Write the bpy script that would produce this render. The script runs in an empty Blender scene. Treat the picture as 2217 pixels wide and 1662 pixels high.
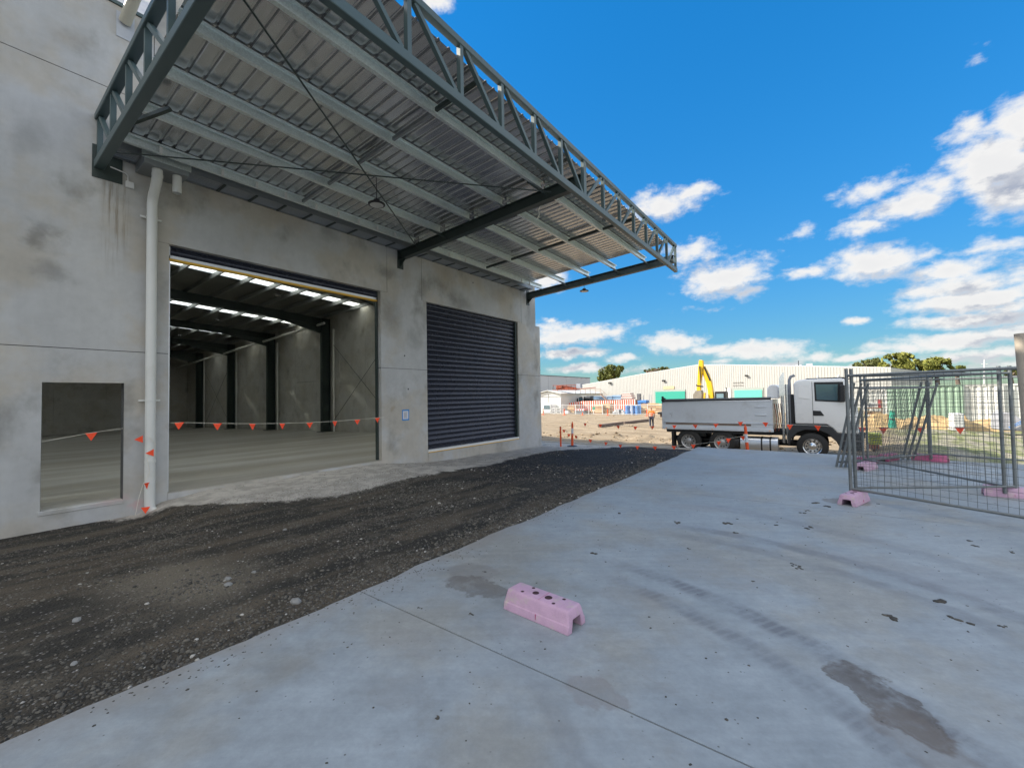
import bpy, bmesh, math, random
import numpy as np
from mathutils import Vector, Matrix, Quaternion
random.seed(7); rng = np.random.default_rng(11)
sc = bpy.context.scene; COL = sc.collection
# ------------------------------------------------------------------ camera
FPX = 915.415; YAW, PITCH, ROLL = .643946956, .0300969353, -.0172956743
CX, CY = 1108.5, 831.
Fv = np.array([-math.sin(YAW)*math.cos(PITCH), math.cos(YAW)*math.cos(PITCH), math.sin(PITCH)])
Rv = np.array([math.cos(YAW), math.sin(YAW), 0.]); Uv = np.cross(Rv, Fv)
_c, _s = math.cos(ROLL), math.sin(ROLL); Rv, Uv = _c*Rv+_s*Uv, -_s*Rv+_c*Uv
EYE = np.array([0, 0, 1.65])
def ray(px, py): return Fv*FPX + Rv*(px-CX) - Uv*(py-CY)
def at(px, py, ax, v):
    r = ray(px, py); t = (v-EYE[ax])/r[ax]; p = EYE+t*r
    return Vector((float(p[0]), float(p[1]), float(p[2])))
def atY(px, py, y): return at(px, py, 1, y)
def atZ(px, py, z=0.): return at(px, py, 2, z)
cam = bpy.data.cameras.new('camera'); camo = bpy.data.objects.new('camera', cam); COL.objects.link(camo)
M = Matrix(((Rv[0], Uv[0], -Fv[0], 0), (Rv[1], Uv[1], -Fv[1], 0), (Rv[2], Uv[2], -Fv[2], 1.65), (0, 0, 0, 1)))
camo.matrix_world = M
cam.sensor_fit = 'HORIZONTAL'; cam.sensor_width = 36; cam.lens = FPX/2217*36
cam.clip_start = .05; cam.clip_end = 3000
sc.camera = camo
# ------------------------------------------------------------------ light
SUN_A, SUN_E = math.radians(28), math.radians(34.6)
sund = Vector((-math.cos(SUN_A)*math.cos(SUN_E), -math.sin(SUN_A)*math.cos(SUN_E), math.sin(SUN_E)))
sl = bpy.data.lights.new('sun', 'SUN'); sl.energy = 2.35; sl.angle = math.radians(.55); sl.color = (1, .92, .80)
so = bpy.data.objects.new('sun', sl); COL.objects.link(so)
so.rotation_mode = 'QUATERNION'; so.rotation_quaternion = sund.to_track_quat('Z', 'Y')
sc.view_settings.view_transform = 'Standard'; sc.view_settings.look = 'None'
sc.view_settings.gamma = 1; sc.view_settings.use_curve_mapping = False
sc.view_settings.exposure = 1.95
sc.cycles.max_bounces = 8; sc.cycles.diffuse_bounces = 5; sc.cycles.sample_clamp_indirect = 6
SKY_STRENGTH = .15
w = bpy.data.worlds.new('World'); sc.world = w; w.use_nodes = True
nt = w.node_tree; nt.nodes.clear()
class NB:                                   # small node builder
    def __init__(s, tree): s.t = tree
    def n(s, typ, **kw):
        nd = s.t.nodes.new(typ)
        for k, v in kw.items(): setattr(nd, k, v)
        return nd
    def lk(s, a, b): s.t.links.new(a, b)
    def inp(s, sock, v):
        if isinstance(v, bpy.types.NodeSocket): s.lk(v, sock)
        elif v is not None: sock.default_value = v
    def m(s, op, a, b=None, c=None, clamp=False):
        nd = s.n('ShaderNodeMath', operation=op, use_clamp=clamp)
        s.inp(nd.inputs[0], a)
        if b is not None: s.inp(nd.inputs[1], b)
        if c is not None: s.inp(nd.inputs[2], c)
        return nd.outputs[0]
    def v(s, op, a, b=None, out=0):
        nd = s.n('ShaderNodeVectorMath', operation=op); s.inp(nd.inputs[0], a)
        if b is not None: s.inp(nd.inputs[1], b)
        return nd.outputs['Value' if op in ('LENGTH', 'DISTANCE', 'DOT_PRODUCT') else 0]
    def scale(s, a, f):
        nd = s.n('ShaderNodeVectorMath', operation='SCALE'); s.inp(nd.inputs[0], a); s.inp(nd.inputs['Scale'], f); return nd.outputs[0]
    def noise(s, vec, scale, detail=4, rough=.55, out='Fac', dist=0.):
        nd = s.n('ShaderNodeTexNoise'); s.inp(nd.inputs['Vector'], vec); nd.inputs['Scale'].default_value = scale
        nd.inputs['Detail'].default_value = detail; nd.inputs['Roughness'].default_value = rough; nd.inputs['Distortion'].default_value = dist
        return nd.outputs[out]
    def vor(s, vec, scale, feature='F1', out='Distance', rnd=1.):
        nd = s.n('ShaderNodeTexVoronoi', feature=feature); s.inp(nd.inputs['Vector'], vec); nd.inputs['Scale'].default_value = scale
        nd.inputs['Randomness'].default_value = rnd
        return nd.outputs[out]
    def ss(s, x, a, b, lo=0., hi=1.):       # smoothstep a..b -> lo..hi
        nd = s.n('ShaderNodeMapRange', interpolation_type='SMOOTHSTEP'); s.inp(nd.inputs[0], x)
        for i, q in ((1, a), (2, b), (3, lo), (4, hi)): s.inp(nd.inputs[i], q)
        return nd.outputs[0]
    def mix(s, f, a, b, mode='MIX'):
        nd = s.n('ShaderNodeMix', data_type='RGBA', blend_type=mode); s.inp(nd.inputs[0], f)
        s.inp(nd.inputs[6], (*a, 1) if isinstance(a, tuple) and len(a) == 3 else a)
        s.inp(nd.inputs[7], (*b, 1) if isinstance(b, tuple) and len(b) == 3 else b)
        return nd.outputs[2]
    def comb(s, x, y, z=0.):
        nd = s.n('ShaderNodeCombineXYZ')
        for i, q in enumerate((x, y, z)): s.inp(nd.inputs[i], q)
        return nd.outputs[0]
    def sep(s, v):
        nd = s.n('ShaderNodeSeparateXYZ'); s.inp(nd.inputs[0], v); return nd.outputs
    def bump(s, h, strength, dist=.01):
        nd = s.n('ShaderNodeBump'); s.inp(nd.inputs['Height'], h); nd.inputs['Strength'].default_value = strength
        nd.inputs['Distance'].default_value = dist; return nd.outputs[0]
def azel(px, py):
    r = ray(px, py); return math.atan2(-r[0], r[1]), math.atan2(r[2], math.hypot(r[0], r[1]))
# cumulus clouds: (px, py, half width, half height, weight) read off as directions in the sky
CL = [(1440,438,92,36,1.),(1405,415,34,18,.55),(1500,412,45,18,.8),(1565,600,92,42,1.1),(1500,545,66,26,.75),(1620,632,40,22,.7),(1660,555,40,14,.35),
 (1900,570,112,36,1.1),(1850,560,60,30,.7),(1752,588,66,15,.8),(1995,548,60,14,.6),(1885,405,80,26,.7),(1950,388,40,18,.4),(1960,440,110,36,1.),(1870,490,70,20,.8),(2030,400,70,40,.8),(1850,505,50,14,.7),
 (2150,345,128,80,1.25),(2200,270,90,60,1.),(2085,265,46,30,.85),(2210,400,110,70,1.1),(2070,300,50,30,.6),
 (2060,585,120,30,.9),(2080,625,140,30,1.),(2110,655,170,28,1.1),(2130,535,120,18,.6),
 (2110,692,185,20,1.1),(2190,668,130,20,.9),(2080,735,190,22,1.1),(2200,720,160,24,1.),(1960,752,110,14,.8),(2140,768,220,20,.9),(2230,790,250,16,.7),
 (1455,742,66,22,1.1),(1540,757,80,14,.9),(1640,760,112,20,1.1),(1700,783,60,10,.8),(1560,785,50,9,.6),(1770,772,66,13,.8),(1860,772,80,9,.9),(1900,790,200,8,.6),
 (1235,727,105,26,1.15),(1200,712,50,20,.8),(1320,722,40,14,.7),(1235,768,85,13,1.),(1345,776,34,9,.8),(1270,800,80,10,1.),(1370,797,60,8,.6),(1390,700,40,9,.35),
 (1192,690,26,9,.7),(1185,606,46,22,1.),(1733,500,38,18,.5),(1855,700,30,11,.85),(1920,608,36,8,.4),(1520,668,60,8,.25),(1712,580,30,8,.4),(2120,120,30,14,.3),
 (935,2,46,26,.9),(300,-30,170,120,1.4),(120,-260,300,200,1.3),(1020,-160,200,90,.9),(2500,300,260,160,1.2),(2480,640,240,90,1.1)]
g = bpy.data.node_groups.new('cloud_density', 'ShaderNodeTree')
g.interface.new_socket('V', in_out='INPUT', socket_type='NodeSocketVector')
g.interface.new_socket('D', in_out='OUTPUT', socket_type='NodeSocketFloat')
b = NB(g); gi = b.n('NodeGroupInput'); go = b.n('NodeGroupOutput')
V0 = gi.outputs[0]
nz = b.noise(V0, 9., 5, .6, out='Color'); off = b.scale(b.v('SUBTRACT', nz, (.5, .5, .5)), .085)
off = b.v('MULTIPLY', off, (1., .6, 0.)); VW = b.v('ADD', V0, off)
acc = None
for (px, py, hw, hh, wt) in CL:
    a0, e0 = azel(px, py); a1, _ = azel(px-hw, py); a2, _ = azel(px+hw, py); _, e1 = azel(px, py-hh); _, e2 = azel(px, py+hh)
    sa = max(abs(a1-a2)/2, .006); se = max(abs(e1-e2)/2, .005)
    d = b.v('MULTIPLY', b.v('SUBTRACT', VW, (a0, e0, 0.)), (1/sa, 1/se, 0.))
    k = b.m('MULTIPLY_ADD', b.v('LENGTH', d), -wt*.75, wt)
    acc = k if acc is None else b.m('MAXIMUM', acc, k)
det = b.noise(b.v('MULTIPLY', V0, (1., 1.7, 0.)), 26., 6, .62)
D = b.m('ADD', b.m('MULTIPLY_ADD', det, 1.35, -.84), acc)
b.lk(D, go.inputs[0])
b = NB(nt)
tc = b.n('ShaderNodeTexCoord'); s3 = b.sep(tc.outputs['Generated'])
az = b.m('ARCTAN2', b.m('MULTIPLY', s3[0], -1.), s3[1])
el = b.m('ARCSINE', s3[2])
vec = b.comb(az, el)
def dens(v):
    n_ = b.n('ShaderNodeGroup'); n_.node_tree = g; b.lk(v, n_.inputs[0]); return n_.outputs[0]
D0 = dens(vec)
D1 = dens(b.v('ADD', vec, (.018, .034, 0.)))
mask = b.ss(D0, -.12, .60); mask = b.m('MULTIPLY', mask, b.ss(el, -.01, .015))
shade = b.ss(b.m('SUBTRACT', D1, D0), -.22, .26)     # 1 = base of the cloud
thick = b.ss(D0, .2, 1.0)
shade = b.m('MULTIPLY', shade, b.m('MULTIPLY_ADD', thick, .6, .4)); shade = b.m('ADD', shade, b.m('MULTIPLY', thick, .16), clamp=True)
sky = b.n('ShaderNodeTexSky', sky_type='NISHITA'); sky.sun_disc = False
sky.sun_elevation = SUN_E; sky.sun_rotation = math.atan2(sund.x, sund.y); sky.air_density = 1.0; sky.dust_density = .0; sky.ozone_density = 2.2; sky.altitude = 60
skc = b.scale(sky.outputs[0], SKY_STRENGTH)
lum = b.v('DOT_PRODUCT', skc, (.25, .6, .15))
skc = b.v('MULTIPLY', skc, (.72, .97, 1.10)); skc = b.scale(skc, b.m('DIVIDE', 1., b.m('MULTIPLY_ADD', lum, 5.2, 1.34)))     # the sky's own range, softened as a phone camera does
hs = b.n('ShaderNodeHueSaturation'); hs.inputs['Saturation'].default_value = 1.22; b.lk(skc, hs.inputs['Color'])
CB = .25
cc = b.mix(shade, (CB*1.0, CB*.985, CB*.96), (CB*.44, CB*.48, CB*.58))
# broken cumulus added out of view, thick and bright to light the shade
P2 = b.comb(b.m('DIVIDE', s3[0], b.m('ADD', s3[2], .18)), b.m('DIVIDE', s3[1], b.m('ADD', s3[2], .18)))
gn = b.m('ADD', b.m('ADD', b.noise(P2, .85, 6, .6), b.ss(s3[2], .5, .0, 0, .06)), b.ss(b.v('DOT_PRODUCT', tc.outputs['Generated'], tuple(Fv)), .50, .60, .06, -.6))
gm = b.m('MULTIPLY', b.ss(gn, .50, .60), b.ss(s3[2], .0, .06))
sunward = b.ss(b.v('DOT_PRODUCT', tc.outputs['Generated'], tuple(sund)), .2, 1., 1.2, 2.3)
gc = b.scale(b.mix(b.ss(gn, .58, .78), (CB*1.3, CB*1.29, CB*1.26), (CB*.85, CB*.90, CB*1.0)), sunward)
col = b.mix(b.m('MULTIPLY', gm, .96), hs.outputs[0], gc)
col = b.mix(b.m('MULTIPLY', mask, .97), col, cc)
bg = b.n('ShaderNodeBackground'); b.lk(col, bg.inputs[0]); bg.inputs[1].default_value = 1.
wo = b.n('ShaderNodeOutputWorld'); b.lk(bg.outputs[0], wo.inputs[0])
w.cycles.sampling_method = 'MANUAL'; w.cycles.sample_map_resolution = 512

# ------------------------------------------------------------------ materials
def newmat(name):
    m = bpy.data.materials.new(name); m.use_nodes = True; t = m.node_tree; t.nodes.clear(); b = NB(t)
    o = b.n('ShaderNodeOutputMaterial'); p = b.n('ShaderNodeBsdfPrincipled'); b.lk(p.outputs[0], o.inputs[0])
    return m, b, p
MATS = {}
def mat(name, col, rough=.6, metal=0., var=.12, scale=3., bump=0., bscale=60., dirt=None, dirtamt=.5, spec=.5, stretch=(1, 1, 1)):
    if name in MATS: return MATS[name]
    m, b, p = newmat(name)
    geo = b.n('ShaderNodeNewGeometry'); P = b.v('MULTIPLY', geo.outputs['Position'], stretch)
    n1 = b.noise(P, scale, 5, .6); f = b.m('MULTIPLY_ADD', n1, 2*var, 1-var)
    n3 = b.noise(P, scale*9, 3, .6); f = b.m('MULTIPLY', f, b.m('MULTIPLY_ADD', n3, var, 1-var/2))
    c = b.scale(b.comb(*col), f)
    if dirt:
        c = b.mix(b.ss(b.noise(P, scale*.8, 6, .65), .5, .75, 0, dirtamt), c, dirt)
    b.lk(c, p.inputs['Base Color'])
    b.lk(b.m('MULTIPLY_ADD', n1, .2, rough-.1), p.inputs['Roughness']); p.inputs['Metallic'].default_value = metal
    p.inputs['Specular IOR Level'].default_value = spec
    if bump: b.lk(b.bump(b.noise(P, bscale, 4, .6), bump, .01), p.inputs['Normal'])
    MATS[name] = m; return m
# precast concrete wall: mottled, with soft stains and streaks
def concrete_wall(name, base, warm, stainy=1.):
    m, b, p = newmat(name); geo = b.n('ShaderNodeNewGeometry'); P = geo.outputs['Position']
    n1 = b.noise(P, .9, 6, .6); n2 = b.noise(P, 7, 5, .65); n3 = b.noise(b.v('MULTIPLY', P, (6, 6, .5)), 1.2, 4, .6)
    f = b.m('ADD', b.m('MULTIPLY_ADD', n1, .5, .62), b.m('MULTIPLY_ADD', n2, .22, -.06))
    f = b.m('MULTIPLY', f, b.m('MULTIPLY_ADD', n3, .12, .94))
    c = b.scale(b.comb(*base), f)
    c = b.mix(b.ss(b.noise(b.v('ADD', P, (3, 9, 4)), .8, 4, .6), .42, .62, 0, .75*stainy), c, b.scale(b.comb(*warm), f))
    st = b.ss(b.noise(b.v('MULTIPLY', b.v('ADD', P, (5, 2, 7)), (1, 1, .8)), 1.35, 5, .55), .53, .76, 0, .72*stainy)
    c = b.mix(st, c, (base[0]*.42, base[1]*.40, base[2]*.36))
    if name == 'precast_concrete':              # particular weather stains and the rust run below the truss fixing
        Pw = b.v('ADD', P, b.v('MULTIPLY', b.v('SUBTRACT', b.noise(P, 2.2, 5, .6, out='Color'), (.5, .5, .5)), (0, .7, .7)))
        for (px, py, ry, rz_, am, cl_) in ((100, 512, .17, .20, .60, 0), (118, 590, .22, .18, .45, 0), (60, 300, .2, .3, .3, 0), (200, 240, .22, .18, .3, 1), (140, 80, .3, .2, .25, 1), (715, 505, .25, .25, .4, 0), (845, 690, .35, .4, .45, 0), (900, 730, .3, .3, .35, 0),
                (835, 590, .3, .2, .5, 0), (880, 590, .2, .45, .3, 1), (1000, 655, .55, .25, .5, 0), (970, 600, .4, .5, .3, 1), (620, 455, .5, .3, .35, 1), (480, 420, .4, .3, .3, 1), (1155, 690, .5, .6, .3, 0), (850, 880, .1, .12, .5, 1), (1080, 640, .5, .3, .35, 1), (292, 1092, .14, .10, .45, 2), (240, 1075, .2, .1, .25, 2)):
            q_ = at(px, py, 0, -9.73); l_ = b.v('LENGTH', b.v('MULTIPLY', b.v('SUBTRACT', Pw, (-9.73, q_.y, q_.z)), (0, 1/ry, 1/rz_)))
            c = b.mix(b.ss(l_, 1.5, .1, 0, am), c, ((.13, .125, .11), (.33, .25, .16), (.62, .30, .30))[cl_])
        q_ = b.sep(P); run = b.m('MULTIPLY', b.ss(b.m('ABSOLUTE', b.m('ADD', q_[1], -1.68)), .24, .05), b.m('MULTIPLY', b.ss(q_[2], 3.6, 5.3), b.ss(q_[2], 5.5, 5.4)))
        c = b.mix(b.m('MULTIPLY', run, b.ss(b.noise(b.v('MULTIPLY', P, (1, 26, 1.2)), 1, 4, .6), .42, .66, 0, .75)), c, (.17, .12, .06))
    c = b.mix(b.ss(b.vor(P, 2.3), .0, .022, .55, 0.), c, (.12, .12, .12))
    b.lk(c, p.inputs['Base Color']); p.inputs['Roughness'].default_value = .72
    b.lk(b.bump(b.m('ADD', n2, b.noise(P, 45, 4, .6)), .12, .01), p.inputs['Normal'])
    MATS[name] = m; return m
WALL = concrete_wall('precast_concrete', (.52, .52, .51), (.50, .45, .37))
WALLIN = concrete_wall('precast_concrete_inside', (.58, .57, .53), (.48, .45, .37), .8)
TRUSS = mat('green_grey_steel_paint', (.070, .105, .105), .42, 0, .1, 2.)
DARKST = mat('dark_green_steel_paint', (.035, .05, .045), .45, 0, .15, 2.)
def galv_mat(name, col, rough, ani=False):
    m, b, p = newmat(name); geo = b.n('ShaderNodeNewGeometry'); P = geo.outputs['Position']
    sp = b.vor(P, 55, out='Color'); s = b.sep(sp)[0]
    n1 = b.noise(P, 1.3, 4, .6)
    f = b.m('ADD', b.m('MULTIPLY_ADD', s, .16, .84), b.m('MULTIPLY_ADD', n1, .35, -.17))
    b.lk(b.scale(b.comb(*col), f), p.inputs['Base Color']); p.inputs['Metallic'].default_value = .85
    b.lk(b.m('ADD', b.m('MULTIPLY_ADD', s, .12, rough-.06), b.m('MULTIPLY_ADD', n1, .2, -.1)), p.inputs['Roughness'])
    b.lk(b.bump(b.noise(b.v('MULTIPLY', P, (2, 8, 8)), 1.6, 3, .5), .22, .02), p.inputs['Normal'])
    MATS[name] = m; return m
GALV = galv_mat('galvanised_steel', (.82, .88, .87), .48)
m, b, p = newmat('zinc_roof_sheet'); geo = b.n('ShaderNodeNewGeometry'); P = geo.outputs['Position']
n1 = b.noise(b.v('MULTIPLY', P, (.5, 5.3, 1)), 1., 2, .5); n2 = b.noise(P, 1.7, 3, .5)
b.lk(b.scale(b.comb(.56, .565, .575), b.m('ADD', b.m('MULTIPLY_ADD', n1, .5, .62), b.m('MULTIPLY_ADD', n2, .2, 0))), p.inputs['Base Color']); p.inputs['Metallic'].default_value = .85
b.lk(b.m('MULTIPLY_ADD', n1, .14, .16), p.inputs['Roughness']); b.lk(b.bump(b.m('ADD', n2, b.noise(b.v('MULTIPLY', P, (.9, 6, 1)), 1.5, 2, .5)), .11, .05), p.inputs['Normal']); SHEET = m
GUTTER = mat('gutter_zinc', (.30, .32, .33), .5, .7, .1, 2.)
PVC = mat('white_pvc', (.70, .70, .66), .4, 0, .05, 2., dirt=(.5, .46, .38), dirtamt=.35)
SLATM = mat('navy_roller_slat', (.036, .040, .058), .27, .35, .12, 1.5)
YELLOW = mat('yellow_strip', (.75, .42, .03), .5)
ALU = mat('aluminium', (.62, .63, .64), .4, .6, .08)
FOIL = None
def foil():
    m, b, p = newmat('roof_foil'); geo = b.n('ShaderNodeNewGeometry'); P = geo.outputs['Position']
    n = b.noise(b.v('MULTIPLY', P, (3, .8, 1)), 2.2, 5, .6, dist=1.2)
    p.inputs['Base Color'].default_value = (.22, .22, .20, 1); p.inputs['Metallic'].default_value = .6
    p.inputs['Roughness'].default_value = .38
    b.lk(b.bump(n, .9, .12), p.inputs['Normal']); return m
FOIL = foil()
def skylight():
    m = bpy.data.materials.new('translucent_fibreglass'); m.use_nodes = True; t = m.node_tree; t.nodes.clear(); b = NB(t)
    o = b.n('ShaderNodeOutputMaterial'); tr = b.n('ShaderNodeBsdfTranslucent'); tr.inputs[0].default_value = (.93, .96, .94, 1)
    tp = b.n('ShaderNodeBsdfTransparent'); tp.inputs[0].default_value = (.9, .95, .92, 1)
    mx = b.n('ShaderNodeMixShader'); mx.inputs[0].default_value = .22; b.lk(tr.outputs[0], mx.inputs[1]); b.lk(tp.outputs[0], mx.inputs[2]); b.lk(mx.outputs[0], o.inputs[0]); return m
SKYL = skylight()
SEAL = mat('joint_sealant', (.09, .09, .09), .8)
ORANGE = mat('orange_plastic', (.80, .10, .02), .5, 0, .08)
FLAG = mat('fluoro_orange_flag', (1.0, .085, .02), .6, 0, .05)
CORD = mat('white_cord', (.72, .68, .58), .8)
WHITE = mat('white_paint', (.74, .74, .72), .45, 0, .05, 1., dirt=(.5, .46, .4), dirtamt=.2)
BLACK = mat('black_plastic', (.015, .015, .016), .5)
RUBBER = mat('tyre_rubber', (.018, .018, .018), .8, 0, .25, 6, .2, 80)
CHROME = mat('polished_metal', (.72, .73, .74), .18, 1., .05)
GLASS = mat('dark_glass', (.05, .11, .14), .06, 0, .05, spec=1.)
PINK = mat('faded_pink_plastic', (.50, .32, .43), .6, 0, .22, 13, .15, 120, dirt=(.46, .41, .34), dirtamt=.85)
PINKD = mat('magenta_plastic', (.45, .09, .20), .5, 0, .2, 3, dirt=(.3, .2, .2), dirtamt=.4)
FENCEM = mat('weathered_fence_pipe', (.20, .215, .215), .5, .55, .25, 6, .1, 90, dirt=(.13, .11, .09), dirtamt=.5)
WIRE = mat('fence_wire', (.12, .125, .12), .55, .5, .1)
RUST = mat('rusty_steel', (.26, .06, .03), .8, 0, .35, 3, .3, 40)
TIMBER = mat('sawn_timber', (.50, .33, .17), .8, 0, .2, 3)
BLUE = mat('blue_paint', (.06, .20, .48), .5, 0, .15)
LBLUE = mat('pale_blue_wrap', (.28, .42, .58), .45, 0, .12)
TEAL = mat('teal_door_paint', (.02, .30, .22), .5, 0, .06)
EXYEL = mat('excavator_yellow', (.80, .50, .02), .42, 0, .08, dirt=(.35, .28, .15), dirtamt=.4)

# ------------------------------------------------------------------ mesh builder
WP = {}                                       # world position of each object (unrotated builds)
class MB:
    def __init__(s): s.v = []; s.f = []; s.mi = []
    def add(s, vs, fs, mi=0):
        k = len(s.v); s.v += [tuple(map(float, q)) for q in vs]; s.f += [tuple(k+i for i in f) for f in fs]; s.mi += [mi]*len(fs); return s
    def box(s, x0, x1, y0, y1, z0, z1, mi=0):
        v = [(x, y, z) for x in (x0, x1) for y in (y0, y1) for z in (z0, z1)]
        return s.add(v, [(0, 1, 3, 2), (4, 6, 7, 5), (0, 4, 5, 1), (2, 3, 7, 6), (0, 2, 6, 4), (1, 5, 7, 3)], mi)
    def bar(s, p0, p1, w, h, up=(0, 0, 1), mi=0):
        p0 = Vector(p0); p1 = Vector(p1); d = (p1-p0).normalized(); u = Vector(up)
        if abs(d.dot(u)) > .98: u = Vector((0, 1, 0))
        r = d.cross(u).normalized(); u = r.cross(d)
        v = [p+r*a*w/2+u*c*h/2 for p in (p0, p1) for a, c in ((-1, -1), (1, -1), (1, 1), (-1, 1))]
        return s.add(v, [(3, 2, 1, 0), (4, 5, 6, 7), (0, 1, 5, 4), (1, 2, 6, 5), (2, 3, 7, 6), (3, 0, 4, 7)], mi)
    def tube(s, pts, r, n=8, cap=True, mi=0):
        pts = [Vector(p) for p in pts]; rr = r if isinstance(r, (list, tuple)) else [r]*len(pts); rings = []; u = None
        for i, p in enumerate(pts):
            d = (pts[min(i+1, len(pts)-1)]-pts[max(i-1, 0)]).normalized()
            if u is None:
                u = Vector((0, 0, 1)) if abs(d.z) < .9 else Vector((1, 0, 0))
            u = (u-d*u.dot(d)).normalized(); q = d.cross(u)
            rings.append([p+(u*math.cos(2*math.pi*k/n)+q*math.sin(2*math.pi*k/n))*rr[i] for k in range(n)])
        v = [x for R_ in rings for x in R_]; f = []
        for i in range(len(pts)-1):
            for k in range(n):
                a = i*n+k; c = i*n+(k+1) % n; f.append((a, c, c+n, a+n))
        if cap: f.append(tuple(range(n))[::-1]); f.append(tuple((len(pts)-1)*n+k for k in range(n)))
        return s.add(v, f, mi)
    def lathe(s, prof, c, axis='Z', n=24, mi=0):   # prof: (radius, along)
        v = []; f = []; c = Vector(c)
        for r, h in prof:
            for k in range(n):
                a = 2*math.pi*k/n; x, y = r*math.cos(a), r*math.sin(a)
                v.append(c+(Vector((x, y, h)) if axis == 'Z' else Vector((x, h, y)) if axis == 'Y' else Vector((h, x, y))))
        for i in range(len(prof)-1):
            for k in range(n):
                a = i*n+k; d = i*n+(k+1) % n; f.append((a, d, d+n, a+n))
        return s.add(v, f, mi)
    def prism(s, poly, a0, a1, axis='X', mi=0):    # poly in the two other axes, extruded
        def P(u, w_, t): return (t, u, w_) if axis == 'X' else (u, t, w_) if axis == 'Y' else (u, w_, t)
        n = len(poly); v = [P(u, w_, a0) for u, w_ in poly]+[P(u, w_, a1) for u, w_ in poly]
        f = [tuple(range(n))[::-1], tuple(range(n, 2*n))]+[(i, (i+1) % n, n+(i+1) % n, n+i) for i in range(n)]
        return s.add(v, f, mi)
    def hexa(s, v, mi=0):                          # 4 bottom + 4 top corners
        return s.add(v, [(3, 2, 1, 0), (4, 5, 6, 7), (0, 1, 5, 4), (1, 2, 6, 5), (2, 3, 7, 6), (3, 0, 4, 7)], mi)
    def build(s, name, mats, parent=None, smooth=False, bevel=0., origin=None, seg=1):
        me = bpy.data.meshes.new(name); V = np.array(s.v)
        if origin is None: o = np.array([(V[:, 0].min()+V[:, 0].max())/2, (V[:, 1].min()+V[:, 1].max())/2, V[:, 2].min()])
        else: o = np.array(origin, float)
        me.from_pydata((V-o).tolist(), [], s.f); me.update()
        for m in (mats if isinstance(mats, (list, tuple)) else [mats]): me.materials.append(m)
        if any(s.mi): me.polygons.foreach_set('material_index', s.mi)
        bm = bmesh.new(); bm.from_mesh(me)
        if bevel:
            es = [e for e in bm.edges if len(e.link_faces) == 2 and e.calc_face_angle(0) > .6]
            bmesh.ops.bevel(bm, geom=es, offset=bevel, segments=seg, affect='EDGES', profile=.5)
        bmesh.ops.recalc_face_normals(bm, faces=bm.faces); bm.to_mesh(me); bm.free()
        if smooth:
            me.polygons.foreach_set('use_smooth', [True]*len(me.polygons)); me.set_sharp_from_angle(angle=math.radians(38))
        ob = bpy.data.objects.new(name, me); COL.objects.link(ob); WP[ob] = o
        if parent: ob.parent = parent; ob.location = o-WP[parent]
        else: ob.location = o
        return ob
def tag(o, label=None, cat=None, group=None, kind=None):
    for k, v in (('label', label), ('category', cat), ('group', group), ('kind', kind)):
        if v: o[k] = v
    return o
def empty(name, loc, label=None, cat=None, group=None, kind=None):
    o = bpy.data.objects.new(name, None); o.empty_display_size = .2; COL.objects.link(o); o.location = loc; WP[o] = np.array(loc, float)
    return tag(o, label, cat, group, kind)
def share(src, loc, parent=None, rot=None, scale=None):       # one more object of the same mesh
    o = src.copy(); COL.objects.link(o); WP[o] = np.array(loc, float)
    if parent: o.parent = parent; o.location = WP[o]-WP[parent]
    else: o.location = loc
    if rot is not None: o.rotation_euler = rot
    if scale is not None: o.scale = scale
    return o
def copy_tree(o, parent=None):
    c = o.copy(); COL.objects.link(c)
    if parent: c.parent = parent
    for ch in list(o.children): copy_tree(ch, c)
    return c
def vnoise(x, y, s, seed=0):                                    # smooth value noise for heights
    r = np.random.default_rng(seed).random((64, 64)); X = x/s; Y = y/s
    xi = np.floor(X).astype(int); yi = np.floor(Y).astype(int); fx = X-xi; fy = Y-yi; fx = fx*fx*(3-2*fx); fy = fy*fy*(3-2*fy)
    g_ = lambda a, c: r[a % 64, c % 64]
    return (g_(xi, yi)*(1-fx)+g_(xi+1, yi)*fx)*(1-fy)+(g_(xi, yi+1)*(1-fx)+g_(xi+1, yi+1)*fx)*fy-.5
def sstep(x, a, b_): t = np.clip((x-a)/(b_-a), 0, 1); return t*t*(3-2*t)

# ------------------------------------------------------------------ ground
def gz(x, y, rough=True):
    x = np.asarray(x, float); y = np.asarray(y, float)
    wl = np.interp(y, [-10, 2.0, 2.35, 3.1, 6.9, 8.7, 15, 17], [-.31, -.30, -.14, -.07, -.07, -.29, -.42, -.46])
    sl_ = np.interp(y, [-10, 3, 6, 10, 13.6, 16.4], [-.06, -.035, -.05, -.14, -.27, -.42])
    t = sstep(x, -9.9, -6.2); z = wl*(1-t)+sl_*t
    z = z-.05*np.exp(-((x+6.2)/1.1)**2)*sstep(y, 0, 2)*(1-sstep(y, 10, 13))
    yard = -.93-.0145*np.clip(y-30, 0, 38); yard = yard*(1-sstep(x, .5, 3))+(-.6)*sstep(x, .5, 3)
    e0 = 16.45-2.3*sstep(x, -3.6, -3.2)
    k = sstep(y, e0, e0+2.4-1.0*sstep(x, -9, -5)); z = z*(1-k)+yard*k
    z = np.where((x > -3.27) & (y < 13.93), np.minimum(z, -.32), z)
    z = np.where((x < -9.8) & (y < 14.8), -1.6, z)
    if rough:
        far = sstep(y, 17, 22)
        z = z+vnoise(x, y, 1.1, 1)*(.03+.10*far)+vnoise(x, y, .33, 2)*(.016+.05*far)+vnoise(x, y, .12, 3)*.012*(1-far)
        ridge = np.exp(-((y-26-.15*x)/1.6)**2)+np.exp(-((y-36-.3*x)/1.2)**2)*.7
        z = z+ridge*np.clip(vnoise(x, y, .5, 5)+.25, 0, 1)*.35*far*(x < -1)
    return z
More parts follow.
